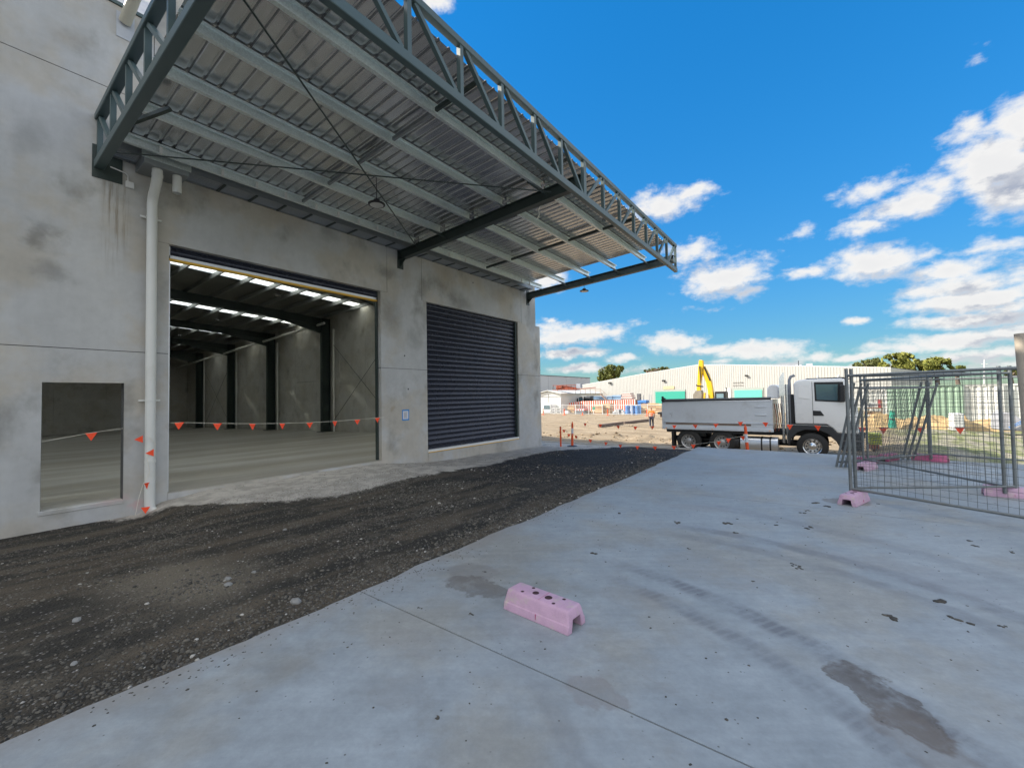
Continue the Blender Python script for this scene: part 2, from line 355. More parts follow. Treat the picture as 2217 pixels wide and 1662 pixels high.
def seg(a, b_, st): return list(np.arange(a, b_, st))
xs = np.array([-900, -500, -300, -200, -140, -100, -80, -65]+seg(-55, -10, 1.2)+seg(-10, -3.42, .075)+[-3.42, -3.36, -3.30, -3.27, -3.26, -3.2]+seg(-3, 12, .45)+[14, 18, 25, 40, 60, 90, 140, 250, 500, 900])
ys = np.array([-900, -300, -100, -40, -20, -10, -5, -3]+seg(-2, 13.9, .085)+[13.9, 13.925, 13.94, 14.0]+seg(14.1, 18.5, .11)+seg(18.5, 45, .35)+seg(45, 90, 1.5)+[95, 110, 140, 200, 300, 500, 1200])
X, Y = np.meshgrid(xs, ys, indexing='ij'); Zg = gz(X, Y)
vs = np.stack([X, Y, Zg], -1).reshape(-1, 3); ni, nj = X.shape
idx = (np.arange(ni-1)[:, None]*nj+np.arange(nj-1)[None]).reshape(-1)
fs = np.stack([idx, idx+nj, idx+nj+1, idx+1], -1)
me = bpy.data.meshes.new('ground'); me.from_pydata(vs.tolist(), [], fs.tolist()); me.update()
xb = np.interp(Y, [-10, 1.3, 1.6, 2.2, 2.66, 3.3, 4.2, 6.2, 8.5, 11.3, 13, 14.2, 16.5], [-11, -10.2, -9.5, -9.2, -8.5, -7.6, -7.1, -7.25, -7.35, -7.8, -7.9, -7.0, -6.2])
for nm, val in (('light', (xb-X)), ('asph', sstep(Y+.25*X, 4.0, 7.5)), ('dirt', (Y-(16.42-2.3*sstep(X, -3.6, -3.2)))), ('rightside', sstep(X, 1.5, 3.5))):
    a = me.attributes.new(nm, 'FLOAT', 'POINT'); a.data.foreach_set('value', val.reshape(-1).astype(np.float32))
me.polygons.foreach_set('use_smooth', [True]*len(me.polygons))
m, b, p = newmat('ground_surface'); geo = b.n('ShaderNodeNewGeometry'); P = geo.outputs['Position']
def att(b, n): a = b.n('ShaderNodeAttribute', attribute_name=n); return a.outputs['Fac']
big = b.noise(P, .55, 5, .6); mid = b.noise(P, 3.2, 5, .65); fine = b.noise(P, 34, 4, .7); vf = b.vor(P, 42); vc = b.sep(b.vor(P, 42, out='Color'))[0]
streak = b.noise(b.v('MULTIPLY', P, (1.6, .28, 1)), 1.5, 5, .6)
dark = b.mix(b.ss(streak, .42, .62), (.040, .037, .031), (.115, .094, .068))
dark = b.mix(b.ss(mid, .52, .70, 0, .6), dark, (.15, .13, .10))
dark = b.mix(b.ss(b.v('LENGTH', b.v('MULTIPLY', b.v('SUBTRACT', b.v('ADD', P, b.scale(b.v('SUBTRACT', b.noise(P, 1.5, 4, .6, out='Color'), (.5, .5, .5)), .8)), (-4.9, 1.35, 0)), (.9, 1.3, 0))), 1.1, .2, 0, .8), dark, (.21, .18, .135))
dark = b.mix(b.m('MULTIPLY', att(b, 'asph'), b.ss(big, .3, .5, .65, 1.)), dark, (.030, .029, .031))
light = b.mix(b.ss(mid, .38, .62), (.46, .42, .37), (.66, .61, .54))
lm = b.ss(b.m('ADD', att(b, 'light'), b.m('MULTIPLY_ADD', mid, .9, -.45)), -.10, .16)
c = b.mix(lm, dark, light)
c = b.mix(b.m('MULTIPLY', b.ss(vc, .80, .93, 0, .75), b.ss(vf, .5, .2)), c, (.38, .36, .33))
tan = b.mix(b.ss(b.noise(b.v('MULTIPLY', P, (.35, 1, 1)), 1.0, 6, .65), .35, .65), (.28, .215, .14), (.41, .325, .225))
tan = b.mix(b.ss(mid, .60, .74, 0, .75), tan, (.17, .13, .085))
rs = b.mix(b.ss(streak, .4, .6), (.36, .33, .25), (.22, .24, .10))
tan = b.mix(att(b, 'rightside'), tan, rs)
dm = b.ss(b.m('ADD', att(b, 'dirt'), b.m('MULTIPLY_ADD', mid, .5, -.25)), -.05, .12)
c = b.mix(dm, c, tan)
c = b.mix(b.m('MULTIPLY_ADD', fine, .55, 0), c, b.scale(c, .55))
b.lk(c, p.inputs['Base Color']); p.inputs['Roughness'].default_value = .9; p.inputs['Specular IOR Level'].default_value = .25
hgt = b.m('ADD', b.m('MULTIPLY', b.ss(vf, .6, 0), .8), fine)
b.lk(b.bump(hgt, .75, .02), p.inputs['Normal'])
me.materials.append(m)
go_ = bpy.data.objects.new('ground', me); COL.objects.link(go_); tag(go_, kind='structure')
# pale edge strip where the raised pad ends
e = MB()
for i in range(26):
    x0 = -14+i*.42; zz = float(gz(x0+.2, 16.3, False)); e.box(x0, x0+.418, 16.44, 16.56, zz-.25, zz+.035)
tag(e.build('kerb', mat('pale_kerb', (.50, .47, .42), .8, bump=.2)), kind='structure')

# ------------------------------------------------------------------ driveway slab in bays
m, b, p = newmat('driveway_concrete'); geo = b.n('ShaderNodeNewGeometry'); P = geo.outputs['Position']; s3_ = b.sep(P)
n1 = b.noise(P, .45, 6, .6); n2 = b.noise(P, 3.5, 6, .65); n3 = b.noise(P, 40, 4, .7)
rot_ = b.comb(b.m('ADD', b.m('MULTIPLY', s3_[0], .80), b.m('MULTIPLY', s3_[1], .60)), b.m('ADD', b.m('MULTIPLY', s3_[0], -.60), b.m('MULTIPLY', s3_[1], .80)))
brush = b.noise(b.v('MULTIPLY', rot_, (.5, 5, 1)), 2.2, 5, .6)
f = b.m('ADD', b.m('MULTIPLY_ADD', n1, .50, .59), b.m('ADD', b.m('MULTIPLY_ADD', n2, .44, -.19), b.m('MULTIPLY_ADD', brush, .30, -.14)))
c = b.scale(b.comb(.315, .350, .372), f)
c = b.mix(b.ss(b.noise(b.v('ADD', P, (7, 2, 0)), .8, 5, .6), .44, .64, 0, .8), c, b.scale(b.comb(.315, .312, .285), f))
fm = b.noise(P, 13, 5, .7); c = b.scale(c, b.m('MULTIPLY_ADD', fm, .42, .79))
c = b.mix(b.ss(b.noise(b.v('ADD', P, (1, 5, 0)), 2.1, 6, .7), .54, .72, 0, .38), c, (.20, .20, .195))
Pw = b.v('ADD', P, b.v('MULTIPLY', b.v('SUBTRACT', b.noise(P, 5, 4, .65, out='Color'), (.5, .5, .5)), (.30, .30, 0)))
def ell(cx, cy, rx, ry, ang):                                  # soft ellipse on the slab
    d = b.v('SUBTRACT', Pw, (cx, cy, 0.)); q = b.sep(d); ca, sa_ = math.cos(ang), math.sin(ang)
    u = b.m('ADD', b.m('MULTIPLY', q[0], ca/rx), b.m('MULTIPLY', q[1], sa_/rx)); v_ = b.m('ADD', b.m('MULTIPLY', q[0], -sa_/ry), b.m('MULTIPLY', q[1], ca/ry))
    return b.v('LENGTH', b.comb(u, v_))
# tyre tracks: broad soft arcs broken into tread marks
tread = b.ss(b.m('SINE', b.m('MULTIPLY', b.m('ADD', b.m('MULTIPLY', s3_[0], .85), b.m('MULTIPLY', s3_[1], -.5)), 95.)), -1., .2, .68, 1.)
def track(cx, cy, R_, wd, a):
    dd = b.m('ABSOLUTE', b.m('SUBTRACT', b.v('LENGTH', b.v('SUBTRACT', b.v('ADD', b.comb(s3_[0], s3_[1]), b.scale(b.v('SUBTRACT', b.noise(P, 1.2, 2, .5, out='Color'), (.5, .5, .5)), .14)), (cx, cy, 0.))), R_))
    return b.m('MULTIPLY', b.ss(dd, wd, wd*.3), b.m('MULTIPLY', b.ss(n2, .34, .62, .1, 1.), b.m('MULTIPLY', b.ss(s3_[0], -2.0, -1.1), a)))
tr = b.m('MULTIPLY', track(-2.12, .52, 3.46, .13, 1.), tread)
tr = b.m('MAXIMUM', tr, b.m('MULTIPLY', track(-2.12, .52, 3.12, .12, .8), tread))
tr = b.m('MAXIMUM', tr, track(-1.2, 2.2, 3.30, .15, .75)); tr = b.m('MAXIMUM', tr, track(-1.2, 2.2, 2.95, .13, .55)); tr = b.m('MAXIMUM', tr, track(-2.4, 1.2, 5.6, .2, .4)); tr = b.m('MAXIMUM', tr, track(-2.6, -.2, 2.55, .10, .4))
c = b.mix(b.m('MULTIPLY', tr, .78), c, (.12, .125, .14))
for (cx_, cy_, rx, ry, an, am, colr) in [(-2.52, 2.78, .32, .15, .1, .75, (.10, .085, .075)), (-2.75, 3.0, .30, .2, .5, .4, (.14, .12, .11)), (.18, 3.02, .34, .13, -.9, .95, (.085, .065, .048)),
        (.32, 2.75, .30, .16, -.9, .5, (.16, .13, .105)), (-.95, 4.3, .55, .35, -.3, .35, (.22, .19, .15)), (-1.35, 3.4, .3, .25, 0, .25, (.2, .17, .14)), (-2.0, 1.55, .22, .16, .2, .35, (.2, .19, .18)),
        (-2.35, 1.9, .3, .16, .3, .3, (.22, .21, .2)), (-1.1, 2.2, .18, .12, 0, .45, (.18, .14, .13)), (.15, 8.05, .28, .2, .2, .8, (.16, .13, .10)), (-1.6, 6.5, .5, .2, .2, .3, (.24, .2, .16)), (.55, 5.2, .7, .3, -.4, .25, (.22, .22, .24))]:
    l = ell(cx_, cy_, rx, ry, an)
    body = b.ss(l, 1.05, .75, 0, am*.75); rim = b.m('MULTIPLY', b.m('MULTIPLY', b.ss(l, 1.12, .92), b.ss(l, .6, .95)), .8 if am > .7 else .2)
    k = b.m('MULTIPLY', b.m('MAXIMUM', body, b.m('MULTIPLY', rim, am)), b.ss(n2, .30, .52, .25, 1.))
    c = b.mix(k, c, colr)
c = b.mix(b.ss(b.vor(P, 5.5), .0, .06, .8, 0.), c, (.045, .043, .04))
c = b.mix(b.m('MULTIPLY', b.ss(b.vor(P, 17), .12, .05), b.ss(n2, .50, .58, 0, .8)), c, (.07, .068, .06))
edge = b.m('MULTIPLY', b.ss(b.m('ADD', s3_[0], b.m('MULTIPLY', n2, .5)), -2.72, -3.1, 0, .45), 1.)
c = b.mix(edge, c, (.26, .23, .20))
c = b.scale(c, b.m('MULTIPLY_ADD', n3, .22, .89))
b.lk(c, p.inputs['Base Color']); b.lk(b.m('MULTIPLY_ADD', n2, .25, .45), p.inputs['Roughness']); p.inputs['Specular IOR Level'].default_value = .4
b.lk(b.bump(b.m('ADD', n3, b.m('MULTIPLY', b.noise(b.v('MULTIPLY', rot_, (1, 14, 1)), 9, 3, .6), .7)), .16, .008), p.inputs['Normal'])
SLABM = m
slab = empty('concrete_slab', (-3.3, -8, 0), kind='structure')
jy = [-8, -3.2, 2.15, 7.4, 13.93]; jx = [-3.3, 9., 16.]
def wob(x, y): return float(vnoise(x, y, .35, 9)*.05+vnoise(x, y, .09, 8)*.02)
for i in range(4):
    for j in range(2):
        y0, y1 = jy[i]+.005, jy[i+1]-.005; x0, x1 = jx[j]+.005, jx[j+1]-.005
        q = MB(); n = 60 if j == 0 else 1
        L = [(x0+(wob(0, y) if j == 0 else 0), y) for y in np.linspace(y0, y1, n+1)]
        v = [(x, y, 0.) for x, y in L]+[(x1, y, 0.) for x, y in L]+[(x, y, -.3) for x, y in L]+[(x1, y, -.3) for x, y in L]; K = n+1
        fc = []
        for k in range(n): fc += [(k, k+1, K+k+1, K+k), (k, 2*K+k, 2*K+k+1, k+1), (K+k, K+k+1, 3*K+k+1, 3*K+k)]
        fc += [(0, K, 3*K, 2*K), (n, 2*K+n, 3*K+n, K+n)]
        q.add(v, fc); q.build('slab_bay', SLABM, slab)
q = MB()
for y in jy[1:-1]: q.box(-3.28, 16, y-.005, y+.005, -.25, -.006)
q.build('joint_filler', SEAL, slab)

# ------------------------------------------------------------------ loose stones and mud
def ico():
    t = (1+5**.5)/2; v = np.array([(-1, t, 0), (1, t, 0), (-1, -t, 0), (1, -t, 0), (0, -1, t), (0, 1, t), (0, -1, -t), (0, 1, -t), (t, 0, -1), (t, 0, 1), (-t, 0, -1), (-t, 0, 1)], float)/1.9
    f = [(0, 11, 5), (0, 5, 1), (0, 1, 7), (0, 7, 10), (0, 10, 11), (1, 5, 9), (5, 11, 4), (11, 10, 2), (10, 7, 6), (7, 1, 8), (3, 9, 4), (3, 4, 2), (3, 2, 6), (3, 6, 8), (3, 8, 9), (4, 9, 5), (2, 4, 11), (6, 2, 10), (8, 6, 7), (9, 8, 1)]
    return v, np.array(f)
def stones(name, pts, sizes, tones, material, flat=.6):
    v0, f0 = ico(); n = len(pts); V = np.repeat(v0[None], n, 0)
    V = V*(1+rng.uniform(-.28, .28, V.shape)); sc_ = sizes[:, None]*np.stack([rng.uniform(.7, 1.3, n), rng.uniform(.7, 1.3, n), rng.uniform(.4, .8, n)*flat/.6], 1)
    a = rng.uniform(0, 6.28, n); ca, sa_ = np.cos(a)[:, None], np.sin(a)[:, None]
    V = V*sc_[:, None]; x = V[..., 0]*ca-V[..., 1]*sa_; y = V[..., 0]*sa_+V[..., 1]*ca
    V = np.stack([x, y, V[..., 2]], -1)+pts[:, None]; Fc = f0[None]+(np.arange(n)*12)[:, None, None]
    me = bpy.data.meshes.new(name); me.vertices.add(n*12); me.vertices.foreach_set('co', V.reshape(-1).astype(np.float32))
    nf = n*20; me.loops.add(nf*3); me.loops.foreach_set('vertex_index', Fc.reshape(-1).astype(np.int32)); me.polygons.add(nf)
    me.polygons.foreach_set('loop_start', np.arange(nf, dtype=np.int32)*3); me.polygons.foreach_set('loop_total', np.full(nf, 3, np.int32))
    me.update(calc_edges=True); at_ = me.attributes.new('tone', 'FLOAT', 'POINT'); at_.data.foreach_set('value', np.repeat(tones, 12).astype(np.float32))
    me.materials.append(material); o = bpy.data.objects.new(name, me); COL.objects.link(o); return o
m, b, p = newmat('stone'); tn = att(b, 'tone'); geo = b.n('ShaderNodeNewGeometry')
c = b.mix(b.ss(tn, .0, .7), (.045, .041, .035), (.14, .125, .10)); c = b.mix(b.ss(tn, .70, 1.), c, (.50, .47, .42))
b.lk(c, p.inputs['Base Color']); p.inputs['Roughness'].default_value = .85; STONE = m
def scatter(n, x0, x1, y0, y1, clump, thr):
    x = rng.uniform(x0, x1, n*4); y = rng.uniform(y0, y1, n*4)
    k = (vnoise(x, y*.3, clump*.6, 21)+vnoise(x, y*.5, clump*.3, 22)*.6+rng.uniform(-.18, .18, len(x))) > thr; x, y = x[k][:n], y[k][:n]
    return x, y
X1, Y1 = scatter(13000, -8.6, -3.34, .2, 6.5, .8, .20)
X2, Y2 = scatter(9000, -9.6, -3.4, .3, 15.5, 1.4, .0)
X3 = -3.36-np.abs(rng.normal(0, .28, 7000)); Y3 = rng.uniform(.1, 12, 7000)
x = np.concatenate([X1, X2, X3]); y = np.concatenate([Y1, Y2, Y3]); n = len(x)
sz = rng.gamma(3., .0027, n)+.004; sz = np.clip(sz, .004, .030)*np.clip(.66+.05*y, .66, 1.1)
lt = np.interp(y, [1.3, 2.2, 2.66, 3.3, 4.2, 13], [-9.9, -9.2, -8.5, -7.6, -7.1, -7.9]) > x
tone = np.where(rng.random(n) < np.where(lt, .30, .018), rng.uniform(.86, 1., n), rng.uniform(0, .75, n))
tone = np.where(lt & (tone < .8), tone*.2+.76, tone); sz = np.where(lt, sz*.6, sz)
stg = stones('gravel', np.stack([x, y, gz(x, y)+sz*.15], 1), sz, tone, STONE); tag(stg, 'small dark and pale gravel stones over the earth strip', 'gravel', kind='stuff')
# clods of earth turned up across the yard
xc = rng.uniform(-26, 1.5, 16000); yc_ = rng.uniform(19, 60, 16000); lv = np.exp(-((yc_-26-.15*xc)/1.3)**2)*1.+np.exp(-((yc_-37-.3*xc)/1.)**2)*.8+np.exp(-((yc_-22.6)/.7)**2)*.6+.02
kk = rng.random(16000) < lv*np.clip(.5+2*vnoise(xc, yc_, 2.2, 31), 0, 1); xc, yc_ = xc[kk], yc_[kk]; sc2 = np.clip(rng.gamma(2.2, .026, len(xc)), .02, .15)
md, b, p = newmat('earth_clod'); b.lk(b.mix(b.ss(att(b, 'tone'), 0, 1), (.13, .09, .055), (.40, .31, .20)), p.inputs['Base Color']); p.inputs['Roughness'].default_value = .95
cl2 = stones('earth_clods', np.stack([xc, yc_, gz(xc, yc_)+sc2*.1], 1), sc2, rng.uniform(0, 1, len(xc)), md, .55); tag(cl2, 'rough brown clods of earth in lines across the sandy yard', 'clods', kind='stuff')
# spilled grit on the slab edge and mud lumps on the slab
gx = -3.3+np.abs(rng.normal(0, .13, 420)); gy = rng.choice([.9, 2.1, 2.6, 3.0, 5.2, 7.4, 9], 420)+rng.normal(0, .35, 420)
mx_, my_ = [], []; ms = []
for (px, py, r) in [(1283,1198,.05),(1574,1133,.05),(1681,1136,.035),(1598,1123,.02),(1765,1088,.06),(1790,1095,.05),(1750,1105,.03),(1740,1110,.04),(1750,1145,.035),(1755,1140,.03),(1683,1130,.02),(1463,1132,.04),(1466,1130,.05),(1590,1152,.03),
        (1490,1187,.02),(1720,1222,.03),(1730,1229,.03),(1712,1218,.02),(2097,1170,.03),(2108,1181,.035),(2030,1160,.02),(2035,1302,.05),(1932,1333,.05),(2082,1341,.045),(2175,1355,.025),(1594,1083,.012),(1630,1258,.02),
        (1110,1310,.02),(1020,1330,.02),(905,1315,.012),(945,1555,.02),(1172,1388,.01),(1310,1095,.02),(1340,1110,.03),(1520,1050,.02),(1050,1238,.02),(2190,1195,.03),(1900,1090,.03)]:
    q = atZ(px, py)
    for k in range(4): mx_.append(q.x+random.gauss(0, r*.5)); my_.append(q.y+random.gauss(0, r*.5)); ms.append(r*random.uniform(.35, .7))
gx = np.concatenate([gx, rng.uniform(-3.2, 2.2, 500), mx_]); gy = np.concatenate([gy, rng.uniform(.8, 12, 500), my_]); n = len(gx)
gs = np.concatenate([rng.uniform(.003, .009, 920), ms]); k = (gx > -3.26) & (gy < 13.8); gx, gy, gs = gx[k], gy[k], gs[k]
mud = stones('grit', np.stack([gx, gy, gs*.04], 1), gs, rng.uniform(0, .35, len(gx)), STONE, .22); tag(mud, 'dark grit and flattened mud lumps on the pale slab', 'grit', kind='stuff')
# single larger stones
v0, f0 = ico()
for (px, py, r, lab) in [(640,1312,.055,'flat grey rock at the edge of the driveway slab, largest on the strip'), (493,1259,.04,'upper of two pale rocks in the middle of the dark gravel'), (494,1273,.045,'lower bluish rock of a close pair in the dark gravel'),
        (166,1348,.04,'pale rock among gravel at the far left of the strip'), (617,1145,.035,'flat white rock on dark earth in front of the open doorway'), (521,1149,.025,'small white pebble left of the flat white rock'),
        (160,1441,.028,'white pebble nearest the lower left corner'), (550,1243,.03,'tan rock right of the pale pair in the gravel')]:
    q = at(px, py, 2, -.06); g0 = MB(); g0.add([(v[0]*r*random.uniform(.8, 1.3), v[1]*r*random.uniform(.6, 1), v[2]*r*.5*random.uniform(.8, 1.2)) for v in v0], f0.tolist())
    o = g0.build('rock', mat('pale_rock', (.24, .235, .22), .8, 0, .2, 20, .4, 60), None, bevel=r*.12, origin=(0, 0, 0)); o.location = (q.x, q.y, float(gz(q.x, q.y))+r*.15)
    tag(o, lab, 'rock', 'larger rocks lying on the gravel strip')

# ------------------------------------------------------------------ warehouse
WX = -9.73; WI = -9.92
wh = empty('warehouse', (WX, 7, 0), 'long grey precast concrete warehouse with green steel truss canopy and two roller doors', 'warehouse')
G = .006                                        # half joint
def panel(polys, name='wall_panel', m=WALL):
    q = MB()
    for pl_ in polys: q.prism(pl_, WI, WX, 'X')
    return q.build(name, m, wh)
def R4(y0, y1, z0, z1): return [(y0, z0), (y1, z0), (y1, z1), (y0, z1)]
WY0, WY1, WZ0, WZ1 = .86, 1.815, .01, 2.0
for (a, c) in ((-14, -9), (-9, -4), (-4, .28)):
    for (z0, z1) in ((-.7, 2.55), (2.55, 7.07), (7.07, 11.)): panel([R4(a+G, c-G, z0+G, z1-G)])  # unseen taller top row, raised to throw shade over the slab
pw = panel([R4(.28+G, WY0, -.7, 2.55-G), R4(WY0, WY1, -.7, WZ0), R4(WY0, WY1, WZ1, 2.55-G), R4(WY1, 2.18-G, -.7, 2.55-G)])
q = MB().box(WX-.12, WX+.012, WY0-.03, WY1+.01, -.055, .012); q.build('window_sill', WALL, pw, bevel=.006)
q = MB().box(WI, WX-.02, WY1-.004, WY1+.004, WZ0, WZ1).box(WI, WX-.02, WY0-.004, WY0+.004, WZ0, WZ1); q.build('frame_packer', SEAL, pw)
for (z0, z1) in ((2.55, 7.07), (7.07, 8.6)): panel([R4(.28+G, 2.18-G, z0+G, z1-G)])
panel([R4(2.18+G, 2.42, -.7, 2.55-G)]); panel([R4(2.18+G, 2.42, 2.55+G, 4.6-G)])
panel([R4(2.18+G, 7.26-G, 4.6, 10.4)])  # unseen tops of the panels above the canopy raised to shade the slab
panel([R4(7.05, 8.69, -.7, 2.5-G)])
panel([R4(7.05, 8.69, 2.5+G, 4.595), R4(7.26+G, 8.51-G, 4.595, 10.4)])
panel([R4(8.51+G, 13.65-G, 4.58+G, 10.4)])
panel([R4(13.40, 14.97, -.8, 2.5-G)])
panel([R4(13.40, 14.97, 2.5+G, 4.58), R4(13.65+G, 14.66, 4.58, 10.4)])
q = MB().box(WI, WX+.004, 8.70, 13.395, -.8, -.012); q.build('door_threshold', WALL, wh)
q = MB().box(WI, WX+.004, 2.425, 7.045, -.8, -.012); q.build('door_threshold', WALL, wh)
for (a, c, z) in ((-14, 2.18, 2.55), (-14, 2.18, 7.07), (2.18, 2.42, 2.55), (2.18, 2.42, 4.6), (7.05, 8.69, 2.5), (13.4, 14.97, 2.5)): MB().box(WI+.02, WX-.012, a, c, z-.012, z+.012).build('joint_sealant', SEAL, wh)
for (yy, z0, z1) in ((-9, -.7, 11), (-4, -.7, 11), (.28, -.7, 8.6), (2.18, -.7, 8.6), (7.26, 4.61, 10.4), (8.51, 4.6, 10.4), (13.65, 4.6, 10.4)): MB().box(WI+.02, WX-.0125, yy-.012, yy+.012, z0, z1).build('joint_sealant', SEAL, wh)
# parapet cappings; the higher ones sit on unseen wall added to throw shade
MB().box(WI-.03, WX+.03, .28, 2.18, 8.6, 8.66).build('parapet_capping', TRUSS, wh); MB().box(WI-.03, WX+.03, 2.18, 14.68, 10.4, 10.46).build('parapet_capping', TRUSS, wh)
q = MB().box(WI-.03, WX+.03, -14, .28, 11., 11.06); q.build('parapet_capping', TRUSS, wh)
# end wall (party side) in 2.7 m panels with unseen top added to shade the truck, back wall, hidden side wall
XB = -51.3
px_ = [-10.0]+[-13.1-2.7*i for i in range(15)]; px_ = [v for v in px_ if v > XB]+[XB]
for i in range(len(px_)-1):
    a, c = px_[i], px_[i+1]
    if abs(a+26.6) < .2:
        for (z0, z1) in ((-1.6, 2.86), (2.88, 10.4)): MB().box(c+.008, a-.008, 14.3, 14.5, z0, z1).build('wall_panel', WALLIN, wh)
    else: MB().box(c+.008, a-.008, 14.3, 14.5, -1.6, 10.4).build('wall_panel', WALLIN, wh)
MB().box(XB, -10, 14.36, 14.48, -1.6, 10.38).build('joint_backing', SEAL, wh)
MB().box(WI-.02, WI+.1, 14.5, 14.9, -1.6, 4.58).build('corner_return', WALL, wh)
for i in range(9): MB().box(XB-.2, XB, -14+i*3.2, -14+i*3.2+3.19, -1.6, 8.6).build('wall_panel', WALLIN, wh)
MB().box(XB, WI, -14.2, -14, -1.6, 11).build('side_wall', WALLIN, wh)
# floor falls gently to the back
m, b, p = newmat('polished_floor'); geo = b.n('ShaderNodeNewGeometry'); P = geo.outputs['Position']
st = b.noise(b.v('MULTIPLY', P, (.9, .10, 1)), 1.1, 5, .6); n2 = b.noise(P, 2.6, 6, .65)
c = b.mix(b.ss(st, .40, .62), (.36, .33, .275), (.50, .485, .45)); c = b.scale(c, b.m('MULTIPLY_ADD', n2, .5, .72))
c = b.mix(b.ss(b.vor(P, 2.4), .0, .03, .6, 0), c, (.07, .06, .05))
b.lk(c, p.inputs['Base Color']); b.lk(b.m('MULTIPLY_ADD', n2, .3, .22), p.inputs['Roughness'])
fl = MB().hexa([(XB, -14, -1.35), (-9.9, -14, -.5), (-9.9, 14.3, -.5), (XB, 14.3, -1.35), (XB, -14, -.83), (-9.9, -14, 0), (-9.9, 14.3, 0), (XB, 14.3, -.83)])
fl.build('floor', m, wh)
fl = MB().box(-9.9, WX-.02, 2.42, 7.05, -.3, -.001).box(-9.9, WX-.02, 8.70, 13.4, -.3, -.001); fl.build('floor_edge', m, wh)
# roof: strips of foil-lined sheeting between translucent strips
def rz(x, y): return 7.42-.05*(y-5)-.022*(-x-21.3)
SKX = [-14.0, -21.3, -28.6, -35.9, -43.2]  # the foremost, wider strip is unseen, added to brighten the interior
edges = [-9.92]+[v for x_ in SKX for v in (x_+(1.3 if x_ > -15 else .40), x_-(1.3 if x_ > -15 else .40))]+[XB]
for i in range(0, len(edges), 2):
    a, c = edges[i], edges[i+1]
    q = MB().hexa([(c, -14, rz(c, -14)), (a, -14, rz(a, -14)), (a, 14.3, rz(a, 14.3)), (c, 14.3, rz(c, 14.3)), (c, -14, rz(c, -14)+.1), (a, -14, rz(a, -14)+.1), (a, 14.3, rz(a, 14.3)+.1), (c, 14.3, rz(c, 14.3)+.1)])
    q.build('roof_sheeting', FOIL, wh)
for x_ in SKX:
    wsk = 1.3 if x_ > -15 else .40; a, c = x_+wsk, x_-wsk
    q = MB().hexa([(c, -6, rz(c, -6)+.02), (a, -6, rz(a, -6)+.02), (a, 14.3, rz(a, 14.3)+.02), (c, 14.3, rz(c, 14.3)+.02), (c, -6, rz(c, -6)+.03), (a, -6, rz(a, -6)+.03), (a, 14.3, rz(a, 14.3)+.03), (c, 14.3, rz(c, 14.3)+.03)])
    q.build('skylight', SKYL, wh)
    MB().hexa([(c, -14, rz(c, -14)), (a, -14, rz(a, -14)), (a, -6, rz(a, -6)), (c, -6, rz(c, -6)), (c, -14, rz(c, -14)+.1), (a, -14, rz(a, -14)+.1), (a, -6, rz(a, -6)+.1), (c, -6, rz(c, -6)+.1)]).build('roof_sheeting', FOIL, wh)
IG = mat('roof_purlin_galv', (.30, .31, .30), .45, .5)
for k in range(13):
    y = .0+1.14*k+.08
    p0 = (-10.0, y, rz(-10, y)-.12); p1 = (XB, y, rz(XB, y)-.12)
    MB().bar(p0, p1, .07, .2).build('roof_purlin', IG, wh)
def ibeam(q, p0, p1, h, wd, t=.02):
    p0 = Vector(p0); p1 = Vector(p1); dz = Vector((0, 0, h/2-t/2))
    q.bar(p0+dz, p1+dz, wd, t); q.bar(p0-dz, p1-dz, wd, t); q.bar(p0, p1, .02, h-2*t); return q
for x_ in (-17.6, -24.9, -32.3, -39.5, -46.8):
    q = MB(); ibeam(q, (x_, -13, rz(x_, -13)-.45), (x_, 13.7, rz(x_, 13.7)-.45), .42, .2)
    q.prism([(10.9, rz(x_, 10.9)-.66), (13.7, rz(x_, 13.7)-.66), (13.7, rz(x_, 13.7)-1.15)], x_-.015, x_+.015, 'X')
    q.bar((x_, 10.9, rz(x_, 10.9)-.66), (x_, 13.7, rz(x_, 13.7)-1.15), .2, .02); q.build('rafter', DARKST, wh)
    fz = -(-x_-9.9)*.02
    q = MB(); q.box(x_-.12, x_+.12, 13.7, 13.72, fz, rz(x_, 14)-.2).box(x_-.12, x_+.12, 14.2, 14.22, fz, rz(x_, 14)-.2).box(x_-.015, x_+.015, 13.72, 14.2, fz, rz(x_, 14)-.2).box(x_-.3, x_+.3, 13.55, 14.28, fz, fz+.03)
    q.build('column', DARKST, wh)
    if x_ < -20: MB().tube([(x_+.62, 14.15, fz), (x_+.62, 14.15, rz(x_, 14)-.9)], .06, 8).build('inner_downpipe', PVC, wh)
MB().tube([(-24.1, 13.45, 6.25), (-51, 13.45, 5.1)], .075, 10).build('sloping_drain_pipe', PVC, wh)
def rodp(p0, p1, name='brace_rod', r=.012, par=wh, m=DARKST): return MB().tube([p0, p1], r, 6).build(name, m, par)
rodp((-24.2, 14.1, 5.0), (-18.2, 14.1, .3)); rodp((-24.2, 14.1, .4), (-18.2, 14.1, 5.3)); rodp((-45.9, 14.1, 4.4), (-40.2, 14.1, -.1)); rodp((-45.9, 14.1, -.5), (-40.2, 14.1, 4.6))
